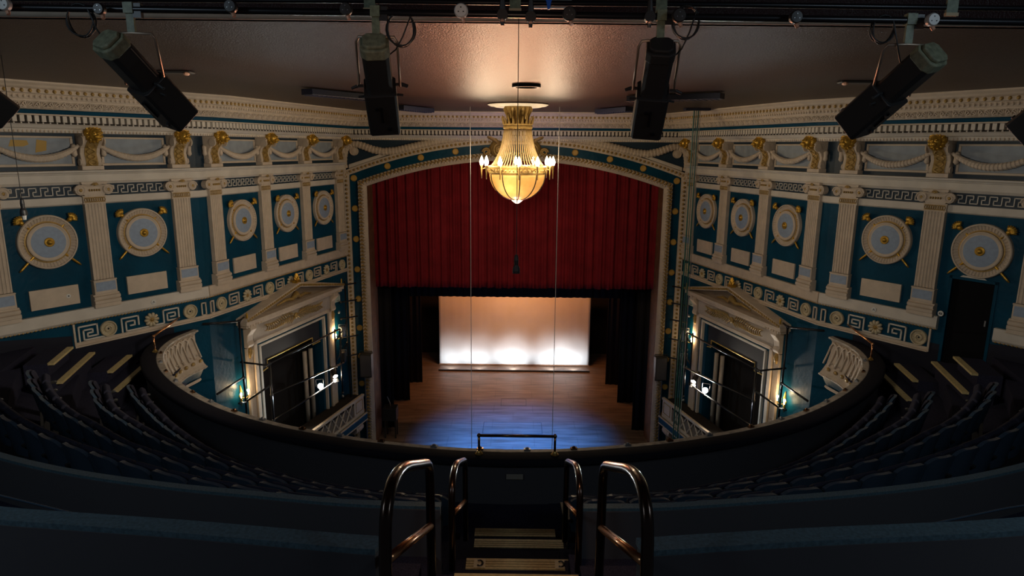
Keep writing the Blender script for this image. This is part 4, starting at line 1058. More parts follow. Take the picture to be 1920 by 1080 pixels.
def profile_spot(rear, front, clampx, label, wid=.135, capm_=lampend, roll=0.0, yoke_m=bronze, Yf=5.75, Yr=5.2, coil=None):
    A = at(*rear, Yr); B = at(*front, Yf); d = (B - A); L = d.length; z = d.normalized()
    side = V((1, 0, 0)) - z * z.x; side.normalize(); up = z.cross(side)
    M = Matrix((side, up, z)).transposed().to_4x4(); M.translation = A; M = M @ Matrix.Rotation(roll, 4, 'Z')
    r = thing('profile_spotlight', label, 'stage light', M, 'profile spotlights on the lighting bar')
    w = wid; h = wid * .92
    def oct_(w_, h_, c=.28): return [(-w_, -h_ * (1 - c)), (-w_ * (1 - c), -h_), (w_ * (1 - c), -h_), (w_, -h_ * (1 - c)), (w_, h_ * (1 - c)), (w_ * (1 - c), h_), (-w_ * (1 - c), h_), (-w_, h_ * (1 - c))]
    MB().prism(oct_(w * .80, h * .80), 'z', .0, L * .50).build('lamp_house', blackp, r, bevel=.006)
    MB().prism(oct_(w * .86, h * .86, .38), 'z', -.055, .03).prism(oct_(w * .70, h * .70, .4), 'z', -.085, -.055).build('rear_cap', capm_, r, bevel=.01)
    mb = MB()
    for k in range(4): mb.box(-w * .5, w * .5, -h * .82, -h * .80, .06 + k * .03, .07 + k * .03)
    mb.build('cooling_fins', pipe_m, r)
    MB().prism(oct_(w, h, .15), 'z', L * .46, L).build('lens_barrel', blackp, r, bevel=.006)
    MB().prism(oct_(w * .9, h * .9, .15), 'z', L + .001, L + .006).build('front_lens', panelm, r)
    MB().box(-w * .12, w * .12, -h * 1.02, -h * 1.0, L * .62, L * .9).build('focus_slot', mat('magenta_film', (.25, .03, .15), .3), r)
    mb = MB()
    for sx in (-1, 1):
        mb.tube([(sx * w * 1.0, 0, L * .44), (sx * w * 1.35, 0, L * .44)], .012, 8); mb.tube([(sx * w * 1.35, 0, L * .44), (sx * w * 1.75, .01, L * .46)], [.016, .013], 8)
        mb.tube([(sx * w * 1.0, .02, L * .55), (sx * w * 1.4, .02, L * .56)], .010, 8)
    mb.build('knobs', blackp, r)
    MB().box(-.015, .015, -h * 1.05, -h * 1.0, L * .52, L * .56).build('blue_clip', bluet, r, label='small light blue clip')
    mb = MB(); mb.box(-w * .1, w * .04, h * .98, h * 1.12, L * .60, L * .80); mb.tube([(w * .35, h, L * .90), (w * .35, h * 1.15, L * .90)], .018, 8); mb.tube([(-w * .3, h, L * .62), (-w * .3, h * 1.14, L * .62)], .014, 8)
    mb.tube([(-w * .5, -h, L * .92), (-w * .5, -h * 1.14, L * .92)], .018, 8); mb.tube([(w * .4, -h, L * .58), (w * .4, -h * 1.14, L * .58)], .014, 8)
    mb.build('shutter_handles', pipe_m, r)
    MB().box(w * .80, w * .83, -h * .48, -h * .42, .04, L * .42).build('side_rib', bronze, r)
    # yoke + clamp in world space, parented with the lamp
    Mi = M.inverted(); cl = at(clampx, bary(clampx), 5.2); pv = M @ V((0, 0, L * .44))
    yw = w * 1.28
    topz = cl.z - .17
    def Lc(p): return Mi @ p
    s3 = side
    P = [pv - s3 * yw, V((pv.x, pv.y, 0)) - V((s3.x, s3.y, 0)) * yw, None]
    a0 = pv - s3 * yw; a1 = pv + s3 * yw
    t0 = V((cl.x - yw * .95, cl.y, topz)); t1 = V((cl.x + yw * .95, cl.y, topz))
    c0 = .03
    pts = [a0, a0.lerp(t0, .9), t0 + V((.02, 0, .0)), V((cl.x, cl.y, topz + .005)), t1 - V((.02, 0, 0)), a1.lerp(t1, .9), a1]
    MB().tube([Lc(p_) for p_ in pts], .010, 8).build('yoke', yoke_m, r, smooth=True)
    c_ = MB(); 
    c_.M = Mi @ Matrix.Translation(cl)
    c_.box(-.028, .028, -.012, .012, -.16, .05).box(-.035, .035, -.03, .03, -.03, .045)
    c_.build('hook_clamp', clampm, r)
    c2 = MB(); c2.M = Mi @ Matrix.Translation(cl); c2.box(.03, .09, -.02, .02, -.06, .04); c2.build('clamp_bolt', blackp, r)
    # power cable with coil
    cx = MB(); cx.M = Mi; pts = []
    if coil:
        cc = at(coil[0], coil[1], 5.2); R0 = coil[2] / FPX * 5.2
        for k in range(60):
            a = k * 2 * pi / 20 + 1; pts.append(cc + V((R0 * cos(a) * (1 - .003 * k), .02 * sin(k * .5), R0 * sin(a) * (1 + .002 * k))))
        e = M @ V((-w * .5 if coil[0] < rear[0] else w * .5, -h * .8, .12)); s_ = pts[-1]
        for u in (.25, .5, .75, 1.0): pts.append(s_.lerp(e, u) + V((0, -.05 * sin(pi * u), -.10 * sin(pi * u))))
        cx.tube(pts, .006, 6); cx.build('power_cable', cable_m, r, smooth=True)
    return r
profile_spot((212, 88), (338, 222), 243, 'large black spotlight at upper left, tilted down to the right', coil=(152, 38, 26), wid=.135, roll=.5)
profile_spot((703, 92), (722, 236), 704, 'black spotlight left of the chandelier with coiled cable and blue clip', coil=(752, 55, 27), wid=.125, roll=-.15)
profile_spot((1238, 100), (1211, 244), 1240, 'black spotlight right of the chandelier, hanging almost upright', coil=(1286, 42, 26), wid=.125, capm_=blackp, roll=.12)
profile_spot((1738, 112), (1597, 236), 1707, 'large black spotlight at upper right with pale rear cap', coil=(1655, 55, 22), wid=.135, roll=-.5, capm_=lampend)
profile_spot((-135, 110), (2, 212), -90, 'black spotlight barrel poking in from the left edge', wid=.135, roll=.5)
profile_spot((2060, 140), (1922, 245), 2030, 'black spotlight barrel with pale disc poking in from the right edge', wid=.135, roll=-.5)
# plug sockets on the bar
for i, (x, y, big, wh, lb) in enumerate([(865, 21, .05, 1, 'pale round three-pin plug on the bar left of centre'), (650, 18, .045, 0, 'black round plug on the bar above the second spotlight'),
        (1067, 27, .05, 0, 'black round plug on the bar right of centre'), (435, 13, .045, 0, 'black round plug on the bar between the left spotlights'),
        (1745, 38, .045, 1, 'pale round plug on the bar above the rightmost spotlight'), (1490, 33, .045, 0, 'black round plug on the bar between the right spotlights'), (12, 9, .045, 1, 'pale round plug at the left end of the bar'),
        (190, 18, .04, 0, 'black round plug beside the leftmost clamp'), (1272, 30, .05, 0, 'black round plug beside the third clamp')]):
    p = at(x, y, 5.12); r = thing('socket_plug', lb, 'plug', Matrix.Translation(p), 'plugs hanging on the lighting bar')
    MB().lathe([(big, 0), (big, -.03), (big * .85, -.045), (.002, -.046)], 24, axis='y').build('plug_body', white if wh else blackp, r)
    mb = MB()
    for k in range(3):
        a = pi / 2 + 2 * pi * k / 3; mb.lathe([(.005, -.046), (.004, -.049)], 8, axis='y', c=(.02 * cos(a), 0, .02 * sin(a)))
    mb.build('pin_holes', blackp if wh else steel, r)
    MB().tube([(.01, -.01, -big), (.02, -.02, -big - .025)], [.016, .013], 8).build('cable_gland', pinkp, r)
for x, y, lb in ((942, 28, 'black clamp left of the centre cable'), (995, 32, 'black clamp right of the centre cable'), (1218, 32, 'black clamp between centre and the third spotlight')):
    p = at(x, y, 5.18); r = thing('pipe_clamp', lb + ' on the lighting bar', 'clamp', Matrix.Translation(p))
    MB().tube([(0, 0, .13), (0, 0, .03)], [.014, .026], 8).lathe([(.04, -.025), (.04, .025)], 14, axis='y').tube([(0, 0, -.03), (0, 0, -.075)], [.02, .012], 8).build('clamp_body', blackp, r)
    MB().ell((0, -.02, -.04), (.016, .012, .012), 8, 6).build('copper_bolt', pinkp, r)
for x, y, lb in ((966, 4, 'olive metal plate above the bar at centre'), (1785, 12, 'olive metal plate above the rightmost spotlight'), (693, 3, 'olive metal plate above the second spotlight'), (1240, 12, 'olive metal plate above the third spotlight')):
    p = at(x, y, 5.735); ob = MB().box(-.045, .045, -.01, .01, -.05, .07).build('fixing_plate', clampm); ob.location = p; tag(ob, lb, 'bracket', 'olive plates on the upper bar')
    MB().box(-.05, .05, -.02, .012, -.075, -.05).build('plate_lip', mat('tan_lip', (.5, .36, .2), .6), ob)
p = at(1029, 3, 5.72); ob = MB().prism([(-.035, .03), (-.02, 0), (-.008, -.06), (.008, -.06), (.02, 0), (.035, .03), (.012, .02), (0, .05), (-.012, .02)], 'y', -.01, .01).build('blue_wing_clip', bluep); ob.location = p; tag(ob, 'bright blue wing-shaped clip at the top centre above the bar', 'clip')
ob = MB().box(-.16, .16, -.01, .01, -.06, .06).build('white_sheet', white); ob.location = at(1035, 2, 5.79); tag(ob, 'white board behind the bright blue clip at the top centre', 'board')

# ------------------------------------------------------------------ GALLERY
def cr(P, n):
    """Catmull-Rom through plan points"""
    out = []; Q = [V(P[0]) * 2 - V(P[1])] + [V(p) for p in P] + [V(P[-1]) * 2 - V(P[-2])]
    for i in range(1, len(Q) - 2):
        for k in range(n):
            t = k / n; a, b_, c, d = Q[i - 1:i + 3]
            out.append(.5 * ((2 * b_) + (c - a) * t + (2 * a - 5 * b_ + 4 * c - d) * t * t + (3 * b_ - a - 3 * c + d) * t ** 3))
    out.append(V(P[-1])); return out
def full(P, n=6):
    """mirror the left half curve (starting at x=0) to a full left-to-right line"""
    h = cr(P, n); return [V((p.x, p.y)) for p in reversed(h)] + [V((-p.x, p.y)) for p in h[1:]]
def resamp(L, N):
    d = [0]
    for a, b_ in zip(L, L[1:]): d.append(d[-1] + (b_ - a).length)
    out = []; j = 0
    for k in range(N + 1):
        x = d[-1] * k / N
        while j < len(d) - 2 and d[j + 1] < x: j += 1
        out.append(L[j].lerp(L[j + 1], (x - d[j]) / max(1e-9, d[j + 1] - d[j])))
    return out
def off2(L, o):
    out = []
    for i, p in enumerate(L):
        t = (L[min(i + 1, len(L) - 1)] - L[max(i - 1, 0)]).normalized(); out.append(p + V((-t.y, t.x)) * o)
    return out
PAR = [(0, 9.40), (-.95, 9.46), (-2.1, 9.68), (-3.0, 9.95), (-4.0, 10.35), (-5.2, 11.05), (-6.35, 12.02), (-7.3, 13.1), (-7.92, 14.2), (-8.14, 15.2), (-8.02, 16.1)]
CA = [(0, 7.98), (-1.2, 8.02), (-2.4, 8.22), (-3.45, 8.62), (-4.12, 8.95), (-4.75, 9.39), (-5.52, 10.06), (-6.12, 10.67), (-6.9, 11.55), (-7.35, 12.3), (-7.7, 13.2)]
CB = [(0, 7.25), (-1.2, 7.28), (-2.3, 7.47), (-3.3, 7.85), (-4.0, 8.22), (-4.87, 8.72), (-5.65, 9.29), (-6.44, 9.95), (-7.0, 10.65), (-7.65, 11.65), (-8.2, 12.7)]
CC = [(0, 6.48), (-1.1, 6.52), (-2.15, 6.67), (-2.65, 6.80), (-3.63, 7.16), (-4.49, 7.59), (-5.05, 7.90), (-5.77, 8.43), (-6.55, 9.0), (-7.5, 9.95), (-8.27, 11.07), (-8.8, 12.0)]
CDs = [(0, 5.74), (-.9, 5.76), (-1.78, 5.85), (-2.37, 5.98), (-3.32, 6.25), (-4.34, 6.67), (-5.42, 7.22), (-6.42, 7.87), (-7.5, 8.80), (-8.5, 9.9), (-9.2, 10.9)]
CE = [(0, 5.62), (-.6, 5.64), (-1.42, 5.67), (-2.3, 5.79), (-3.27, 5.94), (-4.35, 6.18), (-5.4, 6.54), (-6.6, 7.1), (-7.9, 7.9), (-9.2, 8.9), (-10.4, 10.2)]
CF = [(0, 2.95), (-.58, 2.97), (-1.17, 3.04), (-1.68, 3.10), (-2.2, 3.15), (-2.65, 3.2), (-3.6, 3.36), (-5.0, 3.7), (-7, 4.4), (-9, 5.4), (-11, 6.8)]
ZA, ZB_, ZC_, ZD_, ZE, ZFL = 5.76, 6.15, 6.55, 6.92, 7.28, 8.45
ZPAR = 6.52
N = 160
par = resamp(full(PAR), N)
# parapet: dark inner face and padded cap
capi = off2(par, -.26)
def loft(mb, lines):
    mb.grid([[(p.x, p.y, z) for p in L] for L, z in lines])
mb = MB(); lowi = off2(par, -.22); loft(mb, [(lowi, 5.3), (lowi, ZPAR - .06), (off2(par, -.06), ZPAR - .06)])
struct(mb.build('wall_parapet_inside', panelm))
mb = MB(); sec = [(-.30, -.10), (-.31, -.03), (-.27, 0), (-.03, 0.0), (0.0, -.02), (.0, -.07), (-.30, -.10)]
loft(mb, [(off2(par, o), ZPAR + z) for o, z in sec]); ob = struct(mb.build('trim_parapet_cap', mat('dark_navy_leatherette', (.010, .010, .015), .8, spec=.15), smooth=True))
mb = MB(); loft(mb, [(off2(par, -.02), ZPAR - .04), (off2(par, .02), ZPAR - .10), (off2(par, .05), ZPAR - .12), (off2(par, .02), ZPAR - .16), (off2(par, .03), ZPAR - .45), (off2(par, .10), ZPAR - .72), (off2(par, .22), ZPAR - .90), (off2(par, .27), ZPAR - .95), (off2(par, .27), ZPAR - 1.02), (off2(par, .18), ZPAR - 1.06)])
struct(mb.build('wall_parapet_front', cream))
# arcade relief + gilt flowers on the curved front
def fp(i, u):   # point on the parapet front at parameter i (float) height u (0 top..1 bottom)
    k = min(int(i), N - 1); f = i - k; prof = [(.04, -.17), (.045, -.45), (.115, -.72), (.235, -.90)]
    x = u * 3; j = min(int(x), 2); g = x - j; o = prof[j][0] + (prof[j + 1][0] - prof[j][0]) * g; z = prof[j][1] + (prof[j + 1][1] - prof[j][1]) * g
    t = (par[k + 1] - par[k]).normalized(); p = par[k].lerp(par[k + 1], f) + V((-t.y, t.x)) * (o + .01); return V((p.x, p.y, ZPAR + z))
for sd, rng in (('left', (0, 34)), ('right', (N - 34, N))):
    mb = MB(); i = rng[0]
    while i < rng[1] - 3.1:
        w_ = 3.0
        mb.tube([fp(i + w_ * (.5 - .5 * cos(a)) if True else 0, .72 * (1 - sin(a)) + .0) for a in [pi * q / 10 for q in range(11)]], .024, 5)
        mb.tube([fp(i + w_ * .5 + w_ * (.5 - .5 * cos(a)), .72 * (1 - sin(a))) for a in [pi * q / 10 for q in range(11)]], .024, 5)
        mb.ell(fp(i + .75, .02), (.03, .03, .03), 6, 5)
        i += w_
    struct(mb.build('trim_parapet_arcade_%s' % sd, cream, smooth=True))
    mb = MB(); i = rng[0]; m2_ = MB()
    while i < rng[1] - 1.2:
        c = fp(i + .6, .86)
        for k in range(5):
            a = pi * k / 4; t = (par[min(int(i) + 1, N)] - par[int(i)]).normalized(); mb.tube([c, c + V((t.x * cos(a) * .06, t.y * cos(a) * .06, .06 * sin(a)))], [.034, .02], 5)
        cc = fp(i + .6, .62); mb2p = [cc + V((t.x * q * .04, t.y * q * .04, .03 * (1 - q * q))) for q in (-1, -.5, 0, .5, 1)]; m2_.tube(mb2p, .012, 5)
        i += 2.0
    struct(mb.build('trim_parapet_gilt_%s' % sd, goldd, smooth=True)); struct(m2_.build('trim_parapet_leaf_%s' % sd, cream, smooth=True))
mb = MB(); loft(mb, [(off2(par, .18), ZPAR - 1.06), (off2(par, .05), ZPAR - 1.30), (off2(par, -.05), ZPAR - 1.34)]); struct(mb.build('wall_parapet_soffit_band', blue))
mb = MB(); loft(mb, [(off2(par, .08), ZPAR - 1.30), (off2(par, .10), ZPAR - 1.34), (off2(par, .04), ZPAR - 1.40), (off2(par, -.3), ZPAR - 1.42)]); struct(mb.build('trim_parapet_foot', cream))
mb = MB()
for k, p in enumerate(resamp(off2(par, .275), 420)): mb.ell((p.x, p.y, ZPAR - .985), (.026, .026, .026), 5, 4)
struct(mb.build('trim_parapet_beads', cream))
# outside cable ledge just below the cap, with clamps
mb = MB(); loft(mb, [(off2(par, -.01), ZPAR - .03), (off2(par, .02), ZPAR - .02), (off2(par, .13), ZPAR - .03), (off2(par, .135), ZPAR - .07), (off2(par, .0), ZPAR - .08)]); struct(mb.build('trim_parapet_ledge', mat('worn_cream_ledge', (.52, .45, .36), .5, noise=.45, nscale=9)))
random.seed(3)
lg = off2(par, .08)
for k in range(26):
    i = int(14 + (N - 28) * k / 25); p = lg[i]; t = (lg[i + 1] - lg[i]).normalized()
    r = MB().box(-.05, .05, -.03, .03, 0, .035).ell((0, 0, .04), (.03, .025, .02), 8, 5).build('cable_cleat', steel if k % 2 else brassd); r.location = (p.x, p.y, ZPAR - .03); r.rotation_euler = (0, 0, atan2(t.y, t.x))
    tag(r, 'metal cable cleat on the parapet ledge, %s from the left' % ORD[k + 1], 'cleat', 'cleats along the parapet ledge')
# gallery floor: dark terraces, left and right of the aisle
terr = [(off2(par, -.22), ZA), (off2(resamp(full(CA), N), -.42), ZB_), (off2(resamp(full(CB), N), -.42), ZC_), (off2(resamp(full(CC), N), -.42), ZD_), (resamp(full(CE), N), ZE)]
def clipx(L, side):
    lim = .62; out = [p for p in L if (p.x <= -lim if side == 'left' else p.x >= lim)]
    def yat(x):
        for a, b_ in zip(L, L[1:]):
            if a.x <= x <= b_.x: return a.y + (b_.y - a.y) * (x - a.x) / (b_.x - a.x + 1e-9)
    x = -lim if side == 'left' else lim; q = V((x, yat(x)))
    return resamp(out + [q] if side == 'left' else [q] + out, 80)
WL = []
def toend(L, side):
    """extend the row line out to the side wall"""
    L = list(L)
    e = L[0] if side == 'left' else L[-1]; e2 = L[3] if side == 'left' else L[-4]
    d = (e - e2).normalized(); x = e + d * 3.2
    return [x] + L if side == 'left' else L + [x]
lines = [full(PAR), off2(full(CA), -.42), off2(full(CB), -.42), off2(full(CC), -.42), full(CE), off2(full(CE), -1.0), full(CF)]
zz = [ZA, ZB_, ZC_, ZD_, ZE, 7.85, ZFL]
for sd in ('left', 'right'):
    mb = MB()
    for i in range(6):
        La = clipx(off2(lines[i], -.2) if i == 0 else lines[i], sd); Lb = clipx(lines[i + 1], sd)
        z = zz[i]
        mb.grid([[(p.x, p.y, z) for p in La], [(p.x, p.y, z) for p in Lb], [(p.x, p.y, zz[i + 1]) for p in Lb]])
    struct(mb.build('floor_gallery_%s' % sd, carpet, solid=.02))
# solid backing beyond row ends to the side walls
for sg, sd in ((-1, 'left'), (1, 'right')):
    a, t, n = seg(sd, 'o'); mb = MB()
    for z, i in ((ZA - .35, 0), (6.05, 1), (6.45, 2), (6.80, 3), (7.15, 4)):
        L = lines[i]; e = L[0] if sg < 0 else L[-1]
        # polygon from the row end to the wall
        L1 = lines[i + 1]; e1 = L1[0] if sg < 0 else L1[-1]
        q = [e, e + V((sg * 1.6, .9)), e1 + V((sg * 1.8, 1.4)), e1]
    # one sloped apron under everything
    rows = [[(p.x, p.y, z - .06) for p in (resamp(full(P_), 60)[0 if sg < 0 else -1],)] for P_, z in ((PAR, ZA),)]
    E = [(full(P_)[0] if sg < 0 else full(P_)[-1]) for P_ in (CA, CB, CC, CDs, CE)]; Z = [ZA, ZB_, ZC_, ZD_, ZE]
    for j, (e, z) in enumerate(zip(E, Z)):
        s_near = {0: 1.9, 1: 3.0, 2: 4.1, 3: 5.2, 4: 6.4}[j]
        w0 = a + t * s_near; w1 = a + t * (s_near - 1.3)
        back = {0: E[1], 1: E[2], 2: E[3], 3: E[4], 4: E[4] + V((sg * .6, -2))}[j]
        mb.prism([(p.x, p.y) for p in (V((w1.x, w1.y)), V((w0.x, w0.y)), back, e)], 'z', z - .6, z)
    struct(mb.build('floor_aisle_%s' % sd, carpet))
# central steps
ST = [(8.20, 5.95, .55), (7.48, 6.25, .56), (6.19, 6.85, .55), (5.20, 7.37, .555), (4.45, 7.75, .55), (3.7, 8.15, .55)]
mb = MB(); mb.box(-.62, .66, 8.2, 9.22, 5.3, ZA)
for i, (y, z, h) in enumerate(ST):
    y1 = ST[i + 1][0] if i + 1 < len(ST) else 2.9
    mb.box(-.62, .66, y1, y, 5.2, z)
struct(mb.build('floor_aisle_centre', carpet))
for i, (y, z, h) in enumerate(ST[:4]):
    xa, xb = ((-.429, .655), (-.389, .711), (-.388, .695), (-.417, .671))[i]
    r = thing('step_nosing', 'yellow step nosing strip on the centre aisle, %s up from the parapet' % ORD[i + 1], 'nosing', Matrix.Translation((0, y, z)), 'yellow nosings on the centre aisle')
    d = (.17, .17, .17, .22)[i]
    MB().box(xa, xb, -d, 0, 0, .012).box(xa, xb, 0, .006, -.035, .012).build('strip', nosing, r)
    mb = MB(); 
    for k in (.25, .5, .75): mb.box(xa, xb, -d * k - .004, -d * k, .012, .015)
    mb.build('grip_lines', mat('nosing_groove', (.22, .17, .08), .6), r)
    if i == 2:
        for xx, fl in ((xa + .14, 1), (xb - .11, -1)):
            q = MB().box(xx - .06, xx + .06, -d + .01, -.01, .015, .017).build('row_letter_sticker', sticker, r)
            MB().tube([(xx + .032 * cos(a), -d / 2 + .045 * sin(a), .019) for a in [-2.2 + 4.4 * k / 12 for k in range(13)]], .011, 4).build('letter', blackp, q)
# side aisle steps
for sg, sd in ((-1, 'left'), (1, 'right')):
    quads = [((95, 682), (132, 651), 7.0), ((111, 717), (173, 661), 6.75), ((206, 697), (243, 666), 6.40), ((216, 733), (273, 682), 6.18)]
    for i, (p, q, z) in enumerate(quads):
        A = atz(*p, z); B = atz(*q, z); 
        if sg > 0: A = V((-(A.x), A.y, z)); B = V((-(B.x), B.y, z))
        d = (B - A); L = d.length; ang = atan2(d.y, d.x)
        r = thing('step_nosing', 'yellow step nosing on the %s side aisle, %s down from the rear' % (sd, ORD[i + 1]), 'nosing', Matrix.Translation((A + B) / 2) @ Matrix.Rotation(ang, 4, 'Z'), 'yellow nosings on the side aisles')
        MB().box(-L / 2, L / 2, -.055, .055, -.03, .012).build('strip', nosing, r)
        sy = -1 if sg > 0 else 1
        MB().box(-L / 2, L / 2, min(.05 * sy, .45 * sy), max(.05 * sy, .45 * sy), -.6, 0).build('step_block', carpet, r)

# plaque
ob = MB().box(-.125, .125, -.012, 0, -.04, .04).build('small_plaque', mat('dull_plaque', (.30, .27, .22), .5)); ob.location = (.10, 9.17, 6.225)
tag(ob, 'small pale plaque on the inside of the parapet at the aisle', 'plaque')
# barriers E and F
def barrier(P, ztop, side, x0, drop, label, thick=.10, capw=.17, closed_end=True):
    L = cr(P, 6); L = [p for p in L if p.x <= -x0]
    f = None
    LL = cr(P, 6)
    for a, b_ in zip(LL, LL[1:]):
        if a.x >= -x0 >= b_.x: f = a.lerp(b_, (a.x + x0) / (a.x - b_.x + 1e-9)); break
    L = [f] + L
    if side == 'right': L = [V((-p.x, p.y)) for p in L]
    L = resamp(L, 90); sgn = 1 if side == 'left' else -1
    r = thing('seating_barrier', label, 'barrier', V((0, 0, 0)))
    mb = MB(); A = off2(L, 0); B = off2(L, thick * sgn)
    zb = [ztop - drop] * len(L)
    mb.grid([[(p.x, p.y, ztop - drop) for p in A], [(p.x, p.y, ztop - .03) for p in A], [(p.x, p.y, ztop - .03) for p in B], [(p.x, p.y, ztop - drop) for p in B]])
    mb.add([(A[0].x, A[0].y, ztop - drop), (A[0].x, A[0].y, ztop - .03), (B[0].x, B[0].y, ztop - .03), (B[0].x, B[0].y, ztop - drop)], [(0, 1, 2, 3)])
    mb.build('barrier_panel', panelm, r)
    mb = MB(); A = off2(L, -.03 * sgn); B = off2(L, (capw - .03) * sgn)
    mb.grid([[(p.x, p.y, ztop - .035) for p in A], [(p.x, p.y, ztop) for p in A], [(p.x, p.y, ztop) for p in B], [(p.x, p.y, ztop - .035) for p in B], [(p.x, p.y, ztop - .035) for p in A]])
    mb.add([(A[0].x, A[0].y, ztop - .035), (A[0].x, A[0].y, ztop), (B[0].x, B[0].y, ztop), (B[0].x, B[0].y, ztop - .035)], [(0, 1, 2, 3)])
    mb.build('capping', capm, r)
    return r
for sd in ('left', 'right'):
    barrier(CE, 11.05 - 3.25, sd, .58 if sd == 'left' else .72, 1.1, 'long curved black barrier with blue-grey capping behind the rows, %s of the aisle' % sd, capw=.085, thick=.07)
    barrier(CF, 11.05 - 1.91, sd, .56 if sd == 'left' else .72, .95, 'nearest curved black barrier with wide worn capping, %s of the aisle' % sd, capw=.115, thick=.09)
    # low rail between the barriers
    sg = -1 if sd == 'left' else 1
    pts = [at(*q_) for q_ in ((-160, 900, 4.9), (0, 929, 4.45), (130, 961, 4.15), (300, 995, 3.9))]
    if sg > 0: pts = [V((.2132 * 0 - p_.x, p_.y, p_.z)) for p_ in pts]
    ob = MB().tube(pts, .008, 6).tube([pts[0], pts[0] - V((0, 0, .9))], .008, 6).tube([pts[3], pts[3] - V((0, 0, .6))], .008, 6).build('low_rail', seatb, smooth=True); tag(ob, 'thin curved rail behind the nearest barrier, %s side' % sd, 'rail')

# handrail hoops
def hoop(side, near, far, low0, low1, label, rr):
    sg = -1 if side == 'left' else 1
    r = thing('handrail_hoop', label, 'handrail', V((0, 0, 0)))
    n0 = V(near); f0 = V(far)
    def arc(p0, c, p1, n=6): return [p0 * (1 - t) ** 2 + c * 2 * t * (1 - t) + p1 * t * t for t in [k / n for k in range(n + 1)]]
    dirv = (f0 - n0)
    base_n = V((n0.x, n0.y - .02, n0.z - 1.0)); base_f = V((f0.x, f0.y, f0.z - 1.0))
    pts = [base_n, V((n0.x, n0.y - .01, n0.z - .45))] + arc(V((n0.x, n0.y, n0.z - .42)), n0 + V((0, 0, -.01)), n0 + dirv * .42, 9) + arc(f0 - dirv * .12, f0, V((f0.x, f0.y, f0.z - .14))) + [V((f0.x, f0.y, f0.z - .5)), base_f]
    MB().tube(pts, rr, 12).build('hoop_tube', tube_m, r, smooth=True)
    MB().tube([V(low0), V(low1)], rr * .8, 12).build('mid_rail', copper, r, smooth=True, label='polished copper-coloured mid rail')
    return r
for sd in ('left', 'right'):
    sx = -1 if sd == 'left' else 1; ox = .115
    hoop(sd, (sx * .61 + ox, 2.78, 9.61), (sx * .575 + ox, 4.07, 9.0), (sx * .605 + ox, 2.85, 9.12), (sx * .575 + ox, 4.05, 8.55), 'large dark handrail hoop nearest the camera, %s of the aisle' % sd, .031)
    hoop(sd, (sx * .56 + ox, 5.30, 8.36), (sx * .57 + ox, 6.9, 7.62), (sx * .56 + ox, 5.3, 7.88), (sx * .57 + ox, 6.85, 7.14), 'smaller dark handrail hoop nearer the parapet, %s of the aisle' % sd, .030)

# front brass rail on the parapet
def low_rail(P, label, mt, h, base=.06, rr=.022):
    r = thing('safety_rail', label, 'rail', V((0, 0, 0)))
    P = [V(p) for p in P]
    MB().tube([P[0] + V((0, 0, h)), P[1] + V((0, 0, h))], rr, 10).build('top_rail', mt, r, smooth=True)
    for p in P:
        MB().tube([p, p + V((0, 0, h + .015))], rr * .85, 10).build('post', mt, r, smooth=True)
        MB().lathe([(base, 0), (base, .015), (base * .6, .04), (rr, .06)], 20, c=tuple(p)).build('post_base', mat('aged_brass', (.55, .38, .12), .3, metal=.9), r, smooth=False)
        MB().ell(p + V((0, 0, h)), (rr * 1.4, rr * 1.4, rr * 1.6), 10, 8).build('rail_knob', mt, r, smooth=True)
low_rail([(-.44, 9.30, ZPAR), (.70, 9.30, ZPAR)], 'low dark brass rail standing on the parapet at the aisle', brassd, .30)
for sd in ('left', 'right'):
    A = atz(291, 660, ZPAR); B = atz(357, 607, ZPAR)
    if sd == 'right': A = V((-A.x, A.y, A.z)); B = V((-B.x, B.y, B.z))
    low_rail([A, B], 'low copper rail bent on the %s end of the parapet' % sd, copper, .36)

# ------------------------------------------------------------------ seats
def make_seat():
    r = thing('theatre_seat', 'x', 'seat')
    w = .235; rows = []; cols = 12
    # curved backrest with swept top
    mb = MB(); F = []; B = []
    for j in range(7):
        v = j / 6; z = .36 + v * .50; fr_, bk_ = [], []
        for k in range(cols + 1):
            u = -1 + 2 * k / cols
            wx = w * (1 - .10 * max(0, v - .75) * 4 * 0)
            zz_ = z - (0.075 * abs(u) ** 4 + .02 * (u * .8)) * v ** 3
            y = -.02 - .10 * v + .055 * u * u
            fr_.append((u * wx, y + .045, zz_)); bk_.append((u * wx, y, zz_))
        F.append(fr_); B.append(bk_)
    mb.grid(B); mb.grid([B[-1], F[-1]]); mb.grid([B[0], F[0]]); mb.grid([[r_[0] for r_ in B], [r_[0] for r_ in F]]); mb.grid([[r_[-1] for r_ in B], [r_[-1] for r_ in F]])
    bk = mb.build('backrest_shell', seatb, r, smooth=False)
    mb = MB(); F2 = [[(x * .96, y + .03, z - .01) for x, y, z in row] for row in F]; mb.grid(F); mb.grid(F2)
    mb.build('backrest_cushion', seatf, r, smooth=True)
    MB().prism([(.04, .40), (.13, .36), (.20, .70), (.13, .76), (.08, .72)], 'x', -.20, .20).build('folded_seat', seatf, r, bevel=.02)
    mb = MB(); mb.prism([(-.02, 0), (.20, 0), (.20, .03), (.12, .06), (.11, .50), (.02, .50)], 'x', -.255, -.225); mb.build('side_support', blackp, r)
    MB().prism([(-.04, .52), (.27, .54), (.28, .57), (.25, .585), (-.05, .56)], 'x', -.262, -.218).build('armrest', blackp, r, bevel=.008)
    return r
sp = make_seat(); used = [False]
ROWS = [('front', CA, ZA, -4.45), ('second', CB, ZB_, 0), ('third', CC, ZC_, 0), ('rear', CDs, ZD_, 0)]
XS = [.85, .82, .80, .78]
ends = {0: -7.25, 1: -7.55, 2: -8.1, 3: -8.6}
SHELL_TOP = .86
